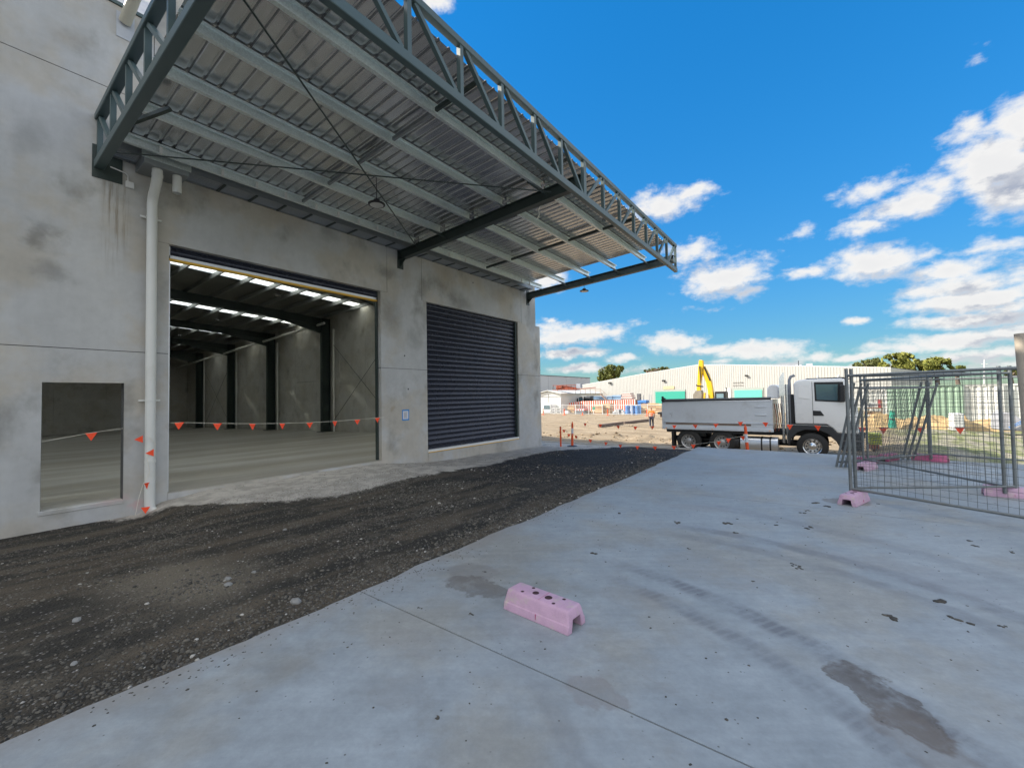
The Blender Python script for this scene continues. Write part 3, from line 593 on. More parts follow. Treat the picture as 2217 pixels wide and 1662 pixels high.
# roller doors
def slat_mesh(L):
    q = MB(); prof = [(0, 0), (.004, .010), (.030, .022), (.046, .045), (.050, .066), (.044, .090), (.026, .118), (.006, .138), (0, .153)]
    n = len(prof)
    q.add([(x_, y, z) for y in (0, L) for x_, z in prof]+[(x_-.004, y, z) for y in (0, L) for x_, z in prof],
          [(i, i+1, n+i+1, n+i) for i in range(n-1)]+[(2*n+i, 3*n+i, 3*n+i+1, 2*n+i+1) for i in range(n-1)])
    return q
def door(y0, y1, zb, name):
    d = empty(name, (WX-.2, y0, zb)); d.parent = wh; d.location = WP[d]-WP[wh]
    z = zb+.10; s0 = None; xx = WX-.16
    while z < 4.72:
        if s0 is None:
            q = slat_mesh(y1-y0-.10); q.v = [(v[0]+xx, v[1]+y0+.05, v[2]+z) for v in q.v]; s0 = q.build('slat', SLATM, d, smooth=True)
        else: share(s0, WP[s0]+np.array([0, 0, z-zb-.10]), d)
        z += .153
    return d, xx
d1, xx = door(2.42, 7.05, 4.33, 'roller_door')
MB().box(xx-.03, xx+.03, 2.45, 7.02, 4.365, 4.425).build('bottom_rail', ALU, d1); MB().box(xx-.045, xx+.045, 2.45, 7.02, 4.325, 4.364).build('yellow_edge', YELLOW, d1)
for yy in (2.42, 7.0): MB().box(xx-.05, xx+.03, yy+.001, yy+.05, 0, 4.6).build('door_guide', DARKST if yy > 5 else ALU, d1)
MB().lathe([(.22, 0), (.22, 4.6)], (xx-.12, 2.43, 4.85), 'Y', 20).build('curtain_roll', SLATM, d1)
d2, xx = door(8.70, 13.40, .07, 'roller_door')
MB().box(xx-.02, xx+.02, 8.74, 13.36, .085, .168).build('bottom_rail', SLATM, d2)
MB().box(xx-.03, WX-.01, 8.71, 13.39, 0., .085).build('threshold_angle', WHITE, d2); MB().box(WX-.01, WX-.002, 8.72, 13.38, .0, .02).build('yellow_edge', YELLOW, d2)
MB().box(xx-.04, xx+.11, 13.30, 13.398, .0, 4.58).build('door_guide', DARKST, d2); MB().box(xx-.04, xx+.03, 8.702, 8.74, .0, 4.58).build('door_guide', DARKST, d2)

# ------------------------------------------------------------------ canopy (fixed to the warehouse: its parts)
FX = -3.83; YA, YM, YE = 1.46, 7.72, 14.12
def member_list(): return []
def truss_front():
    t = empty('front_truss', (FX, YM, 5.6)); t.parent = wh; t.location = WP[t]-WP[wh]
    MB().box(FX-.10, FX, YA-.06, YE+.06, 5.60, 5.73).build('bottom_chord', TRUSS, t, bevel=.008)
    MB().box(FX-.10, FX, YA-.06, YE+.06, 6.42, 6.52).build('top_chord', TRUSS, t, bevel=.008)
    ys_ = [YA-.03+(YM-YA)/7*i for i in range(7)]+[YM]+[YM+(YE-YM)/7*i for i in range(1, 8)]
    for i, y in enumerate(ys_):
        wd = .11 if i == 7 else .062
        MB().box(FX-.08, FX-.012, y-wd/2, y+wd/2, 5.73, 6.42).build('strut', TRUSS, t)
    for i in range(14):
        a, c = ys_[i], ys_[i+1]
        p0, p1 = ((a+.10, 6.42), (c-.10, 5.73)) if i < 7 else ((a+.10, 5.73), (c-.10, 6.42))
        d = Vector((0, p1[0]-p0[0], p1[1]-p0[1])).normalized()*.0
        MB().bar((FX-.045, p0[0], p0[1]), (FX-.045, p1[0], p1[1]), .06, .058).build('diagonal', TRUSS, t)
    return t
truss_front()
def truss_side():
    t = empty('side_truss', (-6.8, YA, 5.6)); t.parent = wh; t.location = WP[t]-WP[wh]
    MB().box(WX+.01, FX-.11, YA-.06, YA+.07, 5.60, 5.73).build('bottom_chord', TRUSS, t, bevel=.008)
    MB().box(WX+.01, FX-.11, YA-.06, YA+.07, 6.42, 6.52).build('top_chord', TRUSS, t, bevel=.008)
    xs_ = [WX+.06+(FX-.15-WX-.06)/6*i for i in range(7)]
    for x_ in xs_: MB().box(x_-.031, x_+.031, YA-.03, YA+.04, 5.73, 6.42).build('strut', TRUSS, t)
    for i in range(6): MB().bar((xs_[i]+.1, YA, 6.42), (xs_[i+1]-.1, YA, 5.73), .058, .06).build('diagonal', TRUSS, t)
    MB().box(WX+.001, WX+.02, YA-.08, YA+.3, 5.45, 6.0).build('fixing_plate', DARKST, t)
truss_side()
for y in (YM, YE):
    q = MB(); p0 = Vector((WX+.02, y, 5.735)); p1 = Vector((FX-.10, y, 5.735+.052*5.8)); ibeam(q, p0, p1, .25, .15, .014)
    q.box(WX+.001, WX+.02, y-.1, y+.1, 5.36, 5.95); q.prism([(WX+.02, 5.42), (WX+.02, 5.62), (WX+.25, 5.62)], y-.008, y+.008, 'Y')
    q.build('canopy_rafter', DARKST, wh)
def pz(x_): return 5.87+.055*(x_+9.01)
PX = [-9.01, -7.98, -6.95, -5.92, -4.86]
def cee(x_, y0, y1):
    q = MB(); z0 = pz(x_); h = .17; t = .004
    q.box(x_, x_+t, y0, y1, z0, z0+h).box(x_+t, x_+.065, y0, y1, z0, z0+t).box(x_+t, x_+.065, y0, y1, z0+h-t, z0+h).box(x_+.065-t, x_+.065, y0, y1, z0+t, z0+.02).box(x_+.065-t, x_+.065, y0, y1, z0+h-.02, z0+h-t)
    return q.build('canopy_purlin', GALV, wh)
for x_ in PX:
    cee(x_, YA+.08, YM-.09); cee(x_, YM+.09, YE-.03)
    for yy in (YM-.10, YE-.10, YM+.10): MB().box(x_-.012, x_-.002, yy-.04, yy+.04, pz(x_)-.03, pz(x_)+.15).build('purlin_cleat', DARKST, wh)
    for yc in (4.52, 10.62):
        if x_ < PX[-1]:
            xn = PX[PX.index(x_)+1]; MB().bar((x_+.07, yc, pz(x_)+.06), (xn-.002, yc, pz(xn)+.06), .045, .06).build('bridging_bar', DARKST if yc > 9 else GUTTER, wh)
        else: MB().bar((x_+.07, yc, pz(x_)+.06), (FX-.11, yc, pz(x_)+.1), .045, .06).build('bridging_bar', DARKST, wh)
for (x_, y0, y1) in [(x2, YM-.55, YM-.05) for x2 in (-8.0, -4.9)]+[(x2, YE-.5, YE-.05) for x2 in PX[1:]]:
    MB().bar((x_, y0, pz(x_)+.02), (x_+.18, y1, pz(x_)-.14), .05, .006, up=(1, 0, 0)).build('fly_brace', DARKST, wh)
MB().bar((-8.0, YA+.05, 5.70), (-7.55, YA+.42, 5.93), .06, .05).build('fly_brace', DARKST, wh)
# ribbed roof sheets, each 0.76 m wide with four ribs
def sz_(x_): return 6.045+.058*(x_+9.01)
def sheet(y0, y1):
    prof = []; y = y0; W_ = .19
    while y < y1-.01:
        prof += [(y, 0), (y+.115, 0), (y+.13, .004), (y+.142, .03), (y+.165, .03), (y+.177, .004)]; y += W_
    prof.append((y1+.003, .002)); n = len(prof); q = MB(); v = []
    for (x_, dz) in ((-9.42, 0), (FX-.12, 0)):
        v += [(x_, yy, sz_(x_)+zz+.128*0) for yy, zz in prof]
    for (x_, dz) in ((-9.42, 0), (FX-.12, 0)): v += [(x_, yy, sz_(x_)+zz+.0015) for yy, zz in prof]
    q.add(v, [(i, i+1, n+i+1, n+i) for i in range(n-1)]+[(2*n+i, 3*n+i, 3*n+i+1, 2*n+i+1) for i in range(n-1)]); return q.build('canopy_sheet', SHEET, wh, smooth=False)
y = YA+.09
while y < 13.3: sheet(y, min(y+.76, 13.33)); y += .76
# gutter tray along the wall with strap brackets
q = MB(); ny = 120
for k in range(6):
    x_ = WX+.04+k*.062; q.box(x_, x_+.05, YA+.1, 13.9, 5.895, 5.899); q.box(x_+.05, x_+.062, YA+.1, 13.9, 5.885, 5.889)
q.box(-9.32, -9.315, YA+.1, 13.9, 5.885, 6.05).box(WX+.005, WX+.04, YA+.1, 13.9, 5.875, 5.93); q.build('gutter_tray', GUTTER, wh)
for k in range(19):
    yy = 3.18+k*.575; MB().box(WX+.03, -9.30, yy-.022, yy+.022, 5.862, 5.882).build('gutter_bracket', DARKST, wh)
for yy in [2.1, 3.01, 3.6, 4.16, 4.81, 5.34, 5.87, 6.39, 6.93, 8.9, 9.6, 12.6, 13.1]:
    MB().box(PX[0]+.067, PX[0]+.1, yy-.02, yy+.02, pz(PX[0])-.01, pz(PX[0])+.11).build('hold_down_clip', WHITE, wh)
# rods
rodp((-9.3, YA+.15, 5.80), (-4.6, YM-.1, 5.98), 'canopy_brace_rod', .013); rodp((-4.75, YA+.15, 5.98), (-8.9, YM-.1, 5.80), 'canopy_brace_rod', .013)
# rainwater sump and pipes
rs_ = MB().hexa([(WX+.01, 1.93, 5.73), (-9.16, 1.93, 5.73), (-9.16, 2.56, 5.73), (WX+.01, 2.56, 5.73), (WX+.01, 1.93, 5.92), (-9.16, 1.93, 5.92), (-9.16, 2.56, 5.92), (WX+.01, 2.56, 5.92)]).build('rainwater_sump', GUTTER, wh, bevel=.004)
MB().box(-9.165, -9.145, 1.90, 2.59, 5.82, 5.93).build('sump_lip', GALV, rs_)
MB().tube([(-9.3, 2.42, 5.735), (-9.3, 2.42, 5.42)], .068, 18, False).tube([(-9.3, 2.42, 5.42), (-9.3, 2.42, 5.60)], .060, 18, False).build('overflow_outlet', PVC, rs_, smooth=True)
def arc(p0, p1, p2, n=6):
    p0, p1, p2 = Vector(p0), Vector(p1), Vector(p2); return [p0*(1-t)**2+p1*2*t*(1-t)+p2*t*t for t in [i/n for i in range(n+1)]]
pipe = [(-9.3, 2.14, 5.735)]+arc((-9.3, 2.14, 5.68), (-9.3, 2.14, 5.55), (-9.39, 2.14, 5.47))+arc((-9.50, 2.14, 5.37), (-9.60, 2.14, 5.28), (-9.60, 2.14, 5.12))+[(-9.60, 2.14, .02)]+arc((-9.60, 2.14, -.12), (-9.60, 2.14, -.26), (-9.48, 2.22, -.27))
dp = MB().tube(pipe, .076, 20).build('downpipe', PVC, wh, smooth=True)
q = MB()
for z in (5.62, 5.44, .6): q.lathe([(.077, 0), (.081, .004), (.081, .05), (.077, .054)], (-9.3 if z > 5.5 else -9.60, 2.14, z if z < 5.4 else z-.02), 'Z', 20) if z != 5.44 else None
q.build('socket', PVC, dp, smooth=True)
for z in (.98+.7, 4.95): MB().lathe([(.078, 0), (.082, .001), (.082, .03), (.078, .031)], (-9.60, 2.14, z), 'Z', 20).box(-9.70, -9.66, 1.99, 2.29, z, z+.03).build('pipe_clip', PVC, dp)
jb = MB().box(WX+.001, WX+.05, 1.80, 1.91, 5.42, 5.53).tube([(WX+.03, 1.83, 5.53), (WX+.03, 1.83, 5.62), (WX+.03, 1.80, 5.66), (WX+.03, 1.60, 5.69)], .011, 8).build('junction_box', WHITE, wh, bevel=.004)
# bracket and pipe strut at the top of the left wall
q = MB().box(WX+.001, WX+.012, 1.66, 1.90, 8.05, 8.5); q.build('bracket_plate', mat('patched_bracket', (.45, .47, .5), .6), wh)
MB().tube([(WX+.02, 1.77, 8.35), (WX+1.6, 1.95, 9.3)], .085, 14).build('parapet_strut', mat('cream_steel', (.55, .52, .42), .5), wh, smooth=True)

# ------------------------------------------------------------------ small things on and near the warehouse
def high_bay(p, label, top):
    t = empty('high_bay_light', p, label, 'pendant lamp', 'round high-bay lamps under the canopy and roof')
    MB().lathe([(.0, .0), (.15, .0), (.165, .012), (.165, .03), (.12, .05), (.07, .06), (.06, .11), (0, .115)], p, 'Z', 24).build('housing', BLACK, t, smooth=True)
    MB().lathe([(.0, -.002), (.125, -.003), (.13, .0)], p, 'Z', 24).build('lens', mat('lamp_lens', (.55, .55, .52), .25), t)
    MB().tube([Vector(p)+Vector((0, 0, .11)), Vector(p)+Vector((0, 0, top))], .008, 6).build('hanger_wire', BLACK, t)
    return t
high_bay((-7.09, 5.06, 5.50), 'round black high-bay lamp hanging under the canopy between the crossing rods', .62)
high_bay((-7.16, 14.1, 5.50), 'small round lamp hanging below the far end rafter of the canopy', .33)
for (px, py, x_, lb) in ((602, 641, -20.5, 'nearest lamp hanging in the open doorway, below the brightest skylight'), (470, 694, -28.2, 'middle lamp hanging deep inside the open doorway'), (389, 727, -35.5, 'farthest lamp seen inside the open doorway, at its left side')):
    q = at(px, py, 0, x_); high_bay(tuple(q), lb, max(.3, rz(x_, q.y)-q.z))
# loose white cable on the rafter
cb = MB().tube([(-5.0, YM+.10, 5.86), (-4.7, YM+.11, 5.82), (-4.45, YM+.10, 5.86), (-4.25, YM+.10, 6.0), (-4.2, YM+.1, 6.06)], .008, 6).tube([(-5.0, YM+.10, 5.86), (-5.05, YM+.1, 5.80), (-5.03, YM+.1, 5.68), (-5.08, YM+.1, 5.60)], .010, 6)
tag(cb.build('loose_cable', CORD), 'white cable dangling from the middle canopy rafter', 'cable')
# notice
nt_ = empty('notice', (WX+.004, 7.86, 1.03), 'white paper notice taped with blue tape to the pillar between the doors', 'notice')
MB().box(WX+.001, WX+.003, 7.76, 7.96, 1.045, 1.315).build('paper', mat('paper', (.72, .72, .74), .7, 0, .03), nt_)
BT = mat('blue_tape', (.04, .25, .62), .5)
for a in ((7.735, 7.985, 1.295, 1.335), (7.735, 7.985, 1.025, 1.065), (7.735, 7.765, 1.0651, 1.2949), (7.955, 7.985, 1.0651, 1.2949)): MB().box(WX+.0035, WX+.005, *a).build('tape_strip', BT, nt_)
GP = mat('grey_print', (.30, .30, .32), .7)
for i in range(5): MB().box(WX+.0032, WX+.0034, 7.80, 7.92-.015*(i % 2), 1.10+i*.035, 1.118+i*.035).build('print_line', GP, nt_)
# bunting
def bunting(pts, flags, label, name='bunting', size=.148, zoff=0., cap='orange flag buntings'):
    r = empty(name, tuple(pts[0]), label, 'bunting', cap)
    MB().tube(pts, .004, 5).build('cord', CORD, r)
    for fl_ in flags:
        p, ang, sw = fl_[:3]; kind = fl_[3] if len(fl_) > 3 else 0
        p = Vector(p); d = Vector((math.cos(ang), math.sin(ang), 0)); n_ = Vector((-d.y, d.x, 0)); h = size*.92
        if kind == 0: tri = [p-d*size/2, p+d*size/2, p+Vector((0, 0, -h))+n_*sw+d*sw*.5]
        else: tri = [p+Vector((0, 0, size/2)), p-Vector((0, 0, size/2)), p-d*h]
        c_ = (tri[0]+tri[1]+tri[2])/3+n_*sw*.4
        q = MB(); q.add([t_+n_*.001 for t_ in (*tri, c_)]+[t_-n_*.001 for t_ in (*tri, c_)], [(0, 1, 3), (1, 2, 3), (2, 0, 3), (5, 4, 7), (6, 5, 7), (4, 6, 7), (0, 4, 5, 1), (1, 5, 6, 2), (2, 6, 4, 0)])
        q.build('flag', FLAG, r)
    return r
X_ = -9.62
yf = [2.56, 3.17, 3.80, 4.40, 5.01, 5.63, 6.24, 6.84]
def zc(y): return 1.13+.0275*(y-5.6)**2*.6
bunting([(X_, 2.43, 1.28)]+[(X_, y, zc(y)+.0) for y in yf]+[(X_, 7.04, 1.155)], [((X_, y, zc(y)), math.pi/2+random.uniform(-.3, .3), random.uniform(-.02, .02)) for y in yf], 'string of orange flags across the open warehouse doorway')
bunting([(WX-.05, .87, 1.08), (WX-.05, 1.42, 1.175), (WX-.05, 1.81, 1.22)], [((WX-.05, 1.42, 1.175), math.pi/2, .0)], 'single orange flag on a cord across the square window opening')
bunting([(-9.50, 2.10, 1.06), (-9.508, 2.20, .92), (-9.515, 2.08, .70), (-9.515, 2.12, .45), (-9.52, 2.03, .25), (-9.50, 1.97, .02), (-9.5, 1.93, -.25)],
        [((-9.508, 2.17, .78), math.pi/2, 0, 1), ((-9.508, 2.09, .27), math.pi/2+.5, .03), ((-9.505, 2.02, 1.03), math.pi/2, 0, 1), ((-9.49, 2.06, -.14), math.pi/2-.4, .0)], 'orange flags twisted around the foot of the white downpipe', size=.125)
# bollards
def bollard(p, label, h=.86, lean=(0, 0), base=True, band=True):
    t = empty('bollard', p, label, 'bollard', 'orange plastic bollards'); p = Vector(p); L = Vector((lean[0], lean[1], 0))
    MB().tube([p+Vector((0, 0, .03)), p+L*.5+Vector((0, 0, h*.5)), p+L*.8+Vector((0, 0, h*.8))], [.052, .046, .042], 14).build('post', ORANGE, t, smooth=True)
    MB().tube([p+L*.8+Vector((0, 0, h*.8)), p+L*.93+Vector((0, 0, h*.93)), p+L*.97+Vector((0, 0, h*.95)), p+L+Vector((0, 0, h*1.0))], [.042, .040, .018, .022], 12).build('cap', ORANGE, t, smooth=True)
    if band: MB().tube([p+L*.55+Vector((0, 0, h*.52)), p+L*.75+Vector((0, 0, h*.74))], [.0475, .0445], 14, False).build('reflective_band', mat('reflective_white', (.62, .65, .70), .35), t, smooth=True)
    if base: MB().lathe([(.0, .05), (.07, .05), (.20, .02), (.21, .0), (0, 0)], p, 'Z', 18).build('rubber_base', BLACK, t, smooth=True)
    return t
B1 = Vector((-8.80, 14.95, float(gz(-8.8, 14.95)))); B2 = Vector((-8.43, 15.23, float(gz(-8.43, 15.23)))); B3 = Vector((-2.03, 14.55, float(gz(-2.03, 14.55))))
t = empty('marker_post', tuple(B1), 'plain orange round stake beside the warehouse corner, left of the bollard', 'post'); MB().tube([B1-Vector((0, 0, .1)), B1+Vector((0, 0, .80))], .034, 12).build('stake', ORANGE, t, smooth=True)
MB().tube([B1+Vector((0, 0, .795)), B1+Vector((0, 0, .81))], .034, 12).build('stake_cap', RUST, t)
bollard(tuple(B2), 'orange bollard on black base with white band near the warehouse corner', 1.0, (.03, 0))
bollard(tuple(B3), 'orange bollard with white band standing in front of the truck', 1.12, (-.06, 0))
def lerp_str(pxs, y0, y1):
    n = len(pxs); return [atY(px, py, y0+(y1-y0)*(px-pxs[0][0])/(pxs[-1][0]-pxs[0][0])) for px, py in pxs]
fl1 = lerp_str([(1245, 910), (1267, 916), (1300, 918), (1338, 921), (1376, 923), (1413, 922), (1460, 920), (1505, 919), (1550, 917), (1603, 913), (1614, 909)], 15.23, 14.6)
bunting(fl1, [(p, random.uniform(-.3, .3), random.uniform(-.03, .03)) for p in fl1[1:-1]], 'upper string of orange flags from the corner bollard to the middle bollard')
fl2 = lerp_str([(1616, 909), (1657, 914), (1710, 919), (1770, 921), (1832, 925)], 14.6, 13.2)
bunting(fl2, [(p, random.uniform(-.3, .3), random.uniform(-.03, .03)) for p in fl2[1:-1]], 'string of orange flags from the middle bollard across the truck cab to the fence', size=.155)
fl3 = lerp_str([(1211, 925), (1221, 930), (1232, 939), (1247, 943), (1278, 951), (1312, 957), (1343, 962), (1380, 965), (1418, 966), (1459, 965), (1501, 962), (1556, 955), (1577, 949), (1608, 944), (1617, 938)], 14.95, 14.55)
bunting(fl3, [(p, random.uniform(-.5, .5), random.uniform(-.03, .03)) for p in fl3[1:-1]], 'lower sagging string of orange flags near the ground in front of the truck')
fl4 = lerp_str([(1838, 925), (1868, 925), (1912, 925), (1993, 925), (2078, 925), (2160, 922)], 14.6, 15.2)
bunting(fl4, [(p, random.uniform(-.3, .3), random.uniform(-.03, .03)) for p in fl4[1:-1]], 'string of orange flags behind the wire fence panels', size=.19)

# ------------------------------------------------------------------ fence feet (pink ballast blocks)
def foot_proto(material, grp, L=.60, W_=.23, Hh=.15):
    t = empty('ballast_block', (0, 0, 0), 'x', 'ballast block', grp)
    hw, ht = W_/2, W_/2-.028; cw = .042; ch = .085
    prof = [(-hw, 0), (-cw-.02, 0), (-cw-.005, ch), (cw+.005, ch), (cw+.02, 0), (hw, 0), (hw-.008, .055), (hw-.016, .060), (ht+.006, Hh-.022), (ht-.012, Hh), (-ht+.012, Hh), (-ht-.006, Hh-.022), (-hw+.016, .060), (-hw+.008, .055)]
    q = MB(); v = []; ends = [(-L/2, 1.), (-L/2+.02, 1.), (L/2-.02, 1.), (L/2, 1.)]; n = len(prof)
    for i, (x_, k) in enumerate(ends):
        for (y, z) in prof:
            kk = .93 if i in (0, 3) and z > .1 else 1.; v.append((x_-(math.copysign(.016, x_) if z > .1 else 0), y*kk, z*(1 if z < .12 or i in (1, 2) else .985)))
    f = []
    for i in range(3):
        for k in range(n): a = i*n+k; c = i*n+(k+1) % n; f.append((a, c, c+n, a+n))
    # end caps split so that the notch stays open
    def cap(o, rev):
        fs_ = [(0, 1, 12, 13), (1, 2, 11, 12), (2, 3, 10, 11), (3, 8, 9, 10), (3, 7, 8), (3, 4, 6, 7), (4, 5, 6)]
        return [tuple(o+i for i in (g_[::-1] if rev else g_)) for g_ in fs_]
    f += cap(0, True)+cap(3*n, False); q.add(v, f)
    q.build('block_body', material, t, bevel=.004, origin=(0, 0, 0), smooth=True)
    hol = MB()
    for (x_, y, r) in ((-.065, 0, .024), (.055, 0, .027)): hol.lathe([(0, Hh+.0012), (r*.8, Hh+.0012), (r, Hh+.002), (r*1.1, Hh+.0003)], (x_, y, 0), 'Z', 18)
    hol.build('post_hole', mat('dark_hole', (.05, .02, .025), .9), t, origin=(0, 0, 0))
    hol = MB()
    for (x_, y) in ((-.16, -.045), (-.13, .055), (.135, -.05), (.16, .05)): hol.lathe([(0, Hh+.0012), (.012, Hh+.0012), (.014, Hh+.0003)], (x_, y, 0), 'Z', 12)
    hol.build('bolt_hole', MATS['dark_hole'], t, origin=(0, 0, 0))
    for s_1 in (-1, 1): MB().box(.012, .016, s_1*hw*.97-.004, s_1*hw*.97+.004, .02, .058).build('mould_seam', mat('pink_seam', (.45, .13, .22), .6), t, origin=(0, 0, 0))
    MB().box(.012, .0155, -ht+.012, ht-.012, Hh+.0002, Hh+.0011).build('mould_seam', MATS['pink_seam'], t, origin=(0, 0, 0))
    return t
G1 = 'faded pink fence feet on the slab'
fp = foot_proto(PINK, G1)
def place(t, x_, y, rz_, label, z=0.):
    t.location = (x_, y, z); t.rotation_euler = (0, 0, rz_); t['label'] = label
feet = [(-1.78, 2.71, math.radians(-4), 'loose faded pink fence foot lying alone in the middle of the slab'),
        (.235, 8.06, math.radians(72), 'pink fence foot under the nearest corner post of the wire fence'),
        (.56, 11.6, math.radians(70), 'pink fence foot behind the nearest corner one, at the second post'),
        (2.16, 9.72, math.radians(-3), 'long pink fence foot under the pair of posts at the right')]
for i, (x_, y, r_, lb) in enumerate(feet):
    c_ = fp if i == 0 else copy_tree(fp)
    place(c_, x_, y, r_, lb)
fm = foot_proto(PINKD, 'magenta fence feet at the back of the slab')
for i, (x_, y, r_, lb) in enumerate([(1.80, 13.62, math.radians(-20), 'magenta fence foot under the far middle posts'), (.62, 12.55, math.radians(65), 'dull red fence foot beside the leaning panels, nearer of two'), (1.05, 13.35, math.radians(65), 'dull red fence foot beside the leaning panels, farther of two')]):
    c_ = fm if i == 0 else copy_tree(fm); place(c_, x_, y, r_, lb)
# ------------------------------------------------------------------ temporary fence panels
def fence_panel(L, label, H=1.88, z0=.12, ext=.11, bottom=.17):
    t = empty('temporary_fence', (0, 0, 0), label, 'fence panel', 'temporary wire fence panels')
    for x_ in (0, L): MB().tube([(x_, 0, z0-.06), (x_, 0, H+ext)], .023, 10).build('post', FENCEM, t, origin=(0, 0, 0), smooth=True)
    MB().tube([(.02, 0, H), (L-.02, 0, H)], .020, 10).build('top_rail', FENCEM, t, origin=(0, 0, 0), smooth=True)
    MB().tube([(.02, 0, bottom), (L-.02, 0, bottom)], .019, 10).build('bottom_rail', FENCEM, t, origin=(0, 0, 0), smooth=True)
    q = MB(); n = int(L/.085)
    for i in range(1, n):
        x_ = L*i/n; w_ = .006*math.sin(i*1.7); q.tube([(x_, .0, bottom), (x_+w_, .012*math.sin(i), 1.), (x_-w_*.5, 0, H)], .0021, 4, False)
    m_ = int((H-bottom)/.088)
    for j in range(1, m_):
        z = bottom+(H-bottom)*j/m_; q.tube([(0, .004, z), (L*.33, .012, z-.006), (L*.66, -.004, z+.004), (L, .004, z)], .0021, 4, False)
    o = q.build('wire_mesh', WIRE, t, origin=(0, 0, 0)); o['kind'] = 'stuff'
    return t
def span(p0, p1, label, z=0., lean=0., H=1.88):
    d = Vector(p1)-Vector(p0); L = d.length; t = fence_panel(L, label, H); t.location = (p0[0], p0[1], z)
    t.rotation_euler = (lean, 0, math.atan2(d.y, d.x)); return t
span((.21, 8.24), (2.30, 7.10), 'wire fence panel nearest the camera, running out of the right edge')
span((.27, 8.34), (2.19, 9.66), 'wire fence panel from the near corner post back to the pair of posts')
span((.54, 11.92), (2.07, 9.62), 'wire fence panel slanting from the second post to the pair of posts')
span((.62, 12.08), (1.81, 13.50), 'wire fence panel behind the second post, reaching the magenta foot')
span((1.80, 13.66), (4.1, 12.9), 'farthest wire fence panel, running right from the magenta foot')
for k, lb in enumerate(('leftmost of three wire panels leaning together left of the corner post', 'middle one of three wire panels leaning together', 'rightmost of three wire panels leaning together left of the corner post')):
    o = span((.05+k*.075, 11.66+k*.02), (1.33+k*.085, 13.72-k*.04), lb, -.06, math.radians(13+k*1.5), 1.82)
# pale leaning post at the very edge of the picture
q0 = at(2209, 722, 1, 6.6); q1 = at(2226, 917, 1, 6.6); dv = (q1-q0)*(q0.z+.02)/(q0.z-q1.z)
pl_ = MB().tube([q0, q0+dv], .045, 16).build('leaning_post', mat('pale_post', (.36, .31, .25), .8, 0, .15, 4, .2), smooth=True); tag(pl_, 'pale round post leaning at the right edge in front of the fence', 'post')

# ------------------------------------------------------------------ tipper truck (near side at y = 19.6)
TY = 19.6; TZ = -.93
tk = empty('tipper_truck', (-2.7, TY+1.2, TZ), 'white cab tipper truck with grey steel body parked across the yard behind the slab', 'truck')
TG = mat('tipper_grey', (.56, .60, .65), .42, .2, .08, 1.5, dirt=(.28, .26, .24), dirtamt=.4)
TW = mat('truck_white', (.80, .80, .79), .28, 0, .03, 1.)
def wheel(x_, z, rimm, name='wheel'):
    for yy, sd in ((TY+.02, 1), (TY+2.12, -1)):
        wl_ = MB().lathe([(.30, 0), (.37, -.0), (.47, .03), (.505, .07), (.505, .25), (.47, .29), (.30, .30)] if sd > 0 else [(.30, 0), (.47, .01), (.505, .05), (.505, .23), (.47, .27), (.37, .30), (.30, .30)], (x_, yy, z), 'Y', 32).build(name, RUBBER, tk, smooth=True)
        y0 = yy if sd > 0 else yy+.30
        MB().lathe([(.302, .0), (.31, .02*sd), (.27, .05*sd), (.24, .12*sd), (.13, .13*sd), (.12, .04*sd), (.07, .02*sd), (0, .02*sd)], (x_, y0, z), 'Y', 28).build('rim', rimm, wl_, smooth=True)
        for k in range(10):
            a = k*math.pi/5; MB().lathe([(0, .10*sd), (.03, .10*sd), (.03, .14*sd)], (x_+.185*math.cos(a), y0, z+.185*math.sin(a)), 'Y', 8).build('rim_hole', BLACK, wl_)
RIMG = mat('dusty_alloy', (.42, .42, .42), .4, .7, .2)
for x_ in (-5.05, -3.71): wheel(x_, TZ+.5, RIMG)
wheel(-.59, TZ+.5, CHROME)
# body
bz0, bz1 = .10, 1.30
MB().prism([(-6.12, bz0+.02), (-1.84, bz0+.06), (-1.84, bz1+.02), (-6.08, bz1+.0)], TY, TY+.06, 'Y').build('body_side', TG, tk, bevel=.01)
MB().prism([(-6.12, bz0+.02), (-1.84, bz0+.06), (-1.84, bz1+.02), (-6.08, bz1+.0)], TY+2.34, TY+2.40, 'Y').build('body_side', TG, tk, bevel=.01)
MB().box(-6.1, -1.86, TY+.061, TY+2.339, bz0+.02, bz0+.10).build('body_floor', TG, tk)
MB().box(-6.17, -6.10, TY+.0, TY+2.4, bz0-.03, bz1+.06).build('tailgate', TG, tk, bevel=.01)
MB().box(-1.90, -1.84, TY+.061, TY+2.339, bz0+.1, bz1+.05).build('headboard', TG, tk)
MB().box(-6.12, -1.82, TY-.03, TY-.001, bz0-.03, bz0+.09).build('bottom_rail', TG, tk, bevel=.006)
MB().box(-6.0, -2.6, TY-.006, TY-.0005, bz0+.19, bz0+.26).build('side_groove', mat('rusty_groove', (.16, .11, .08), .8), tk)
MB().box(-6.1, -1.84, TY-.025, TY-.001, bz0+.285, bz0+.305).build('side_rib', TG, tk)
for z in (.72, 1.05): MB().box(-2.45, -2.05, TY-.025, TY-.001, z, z+.045).build('side_step', TG, tk, bevel=.01)
MB().tube([(-6.05, TY+.0, bz1+.06), (-1.88, TY+.0, bz1+.10)], .062, 12).build('rolled_tarpaulin', mat('dark_tarp', (.05, .055, .06), .5), tk, smooth=True)
MB().lathe([(0, -.03), (.10, -.03), (.10, .07), (0, .07)], (-6.07, TY-.02, bz1+.08), 'Y', 14).lathe([(0, -.0), (.05, -.0), (.05, .07), (0, .07)], (-6.12, TY-.02, bz1+.2), 'Y', 10).build('tarp_crank', BLACK, tk)
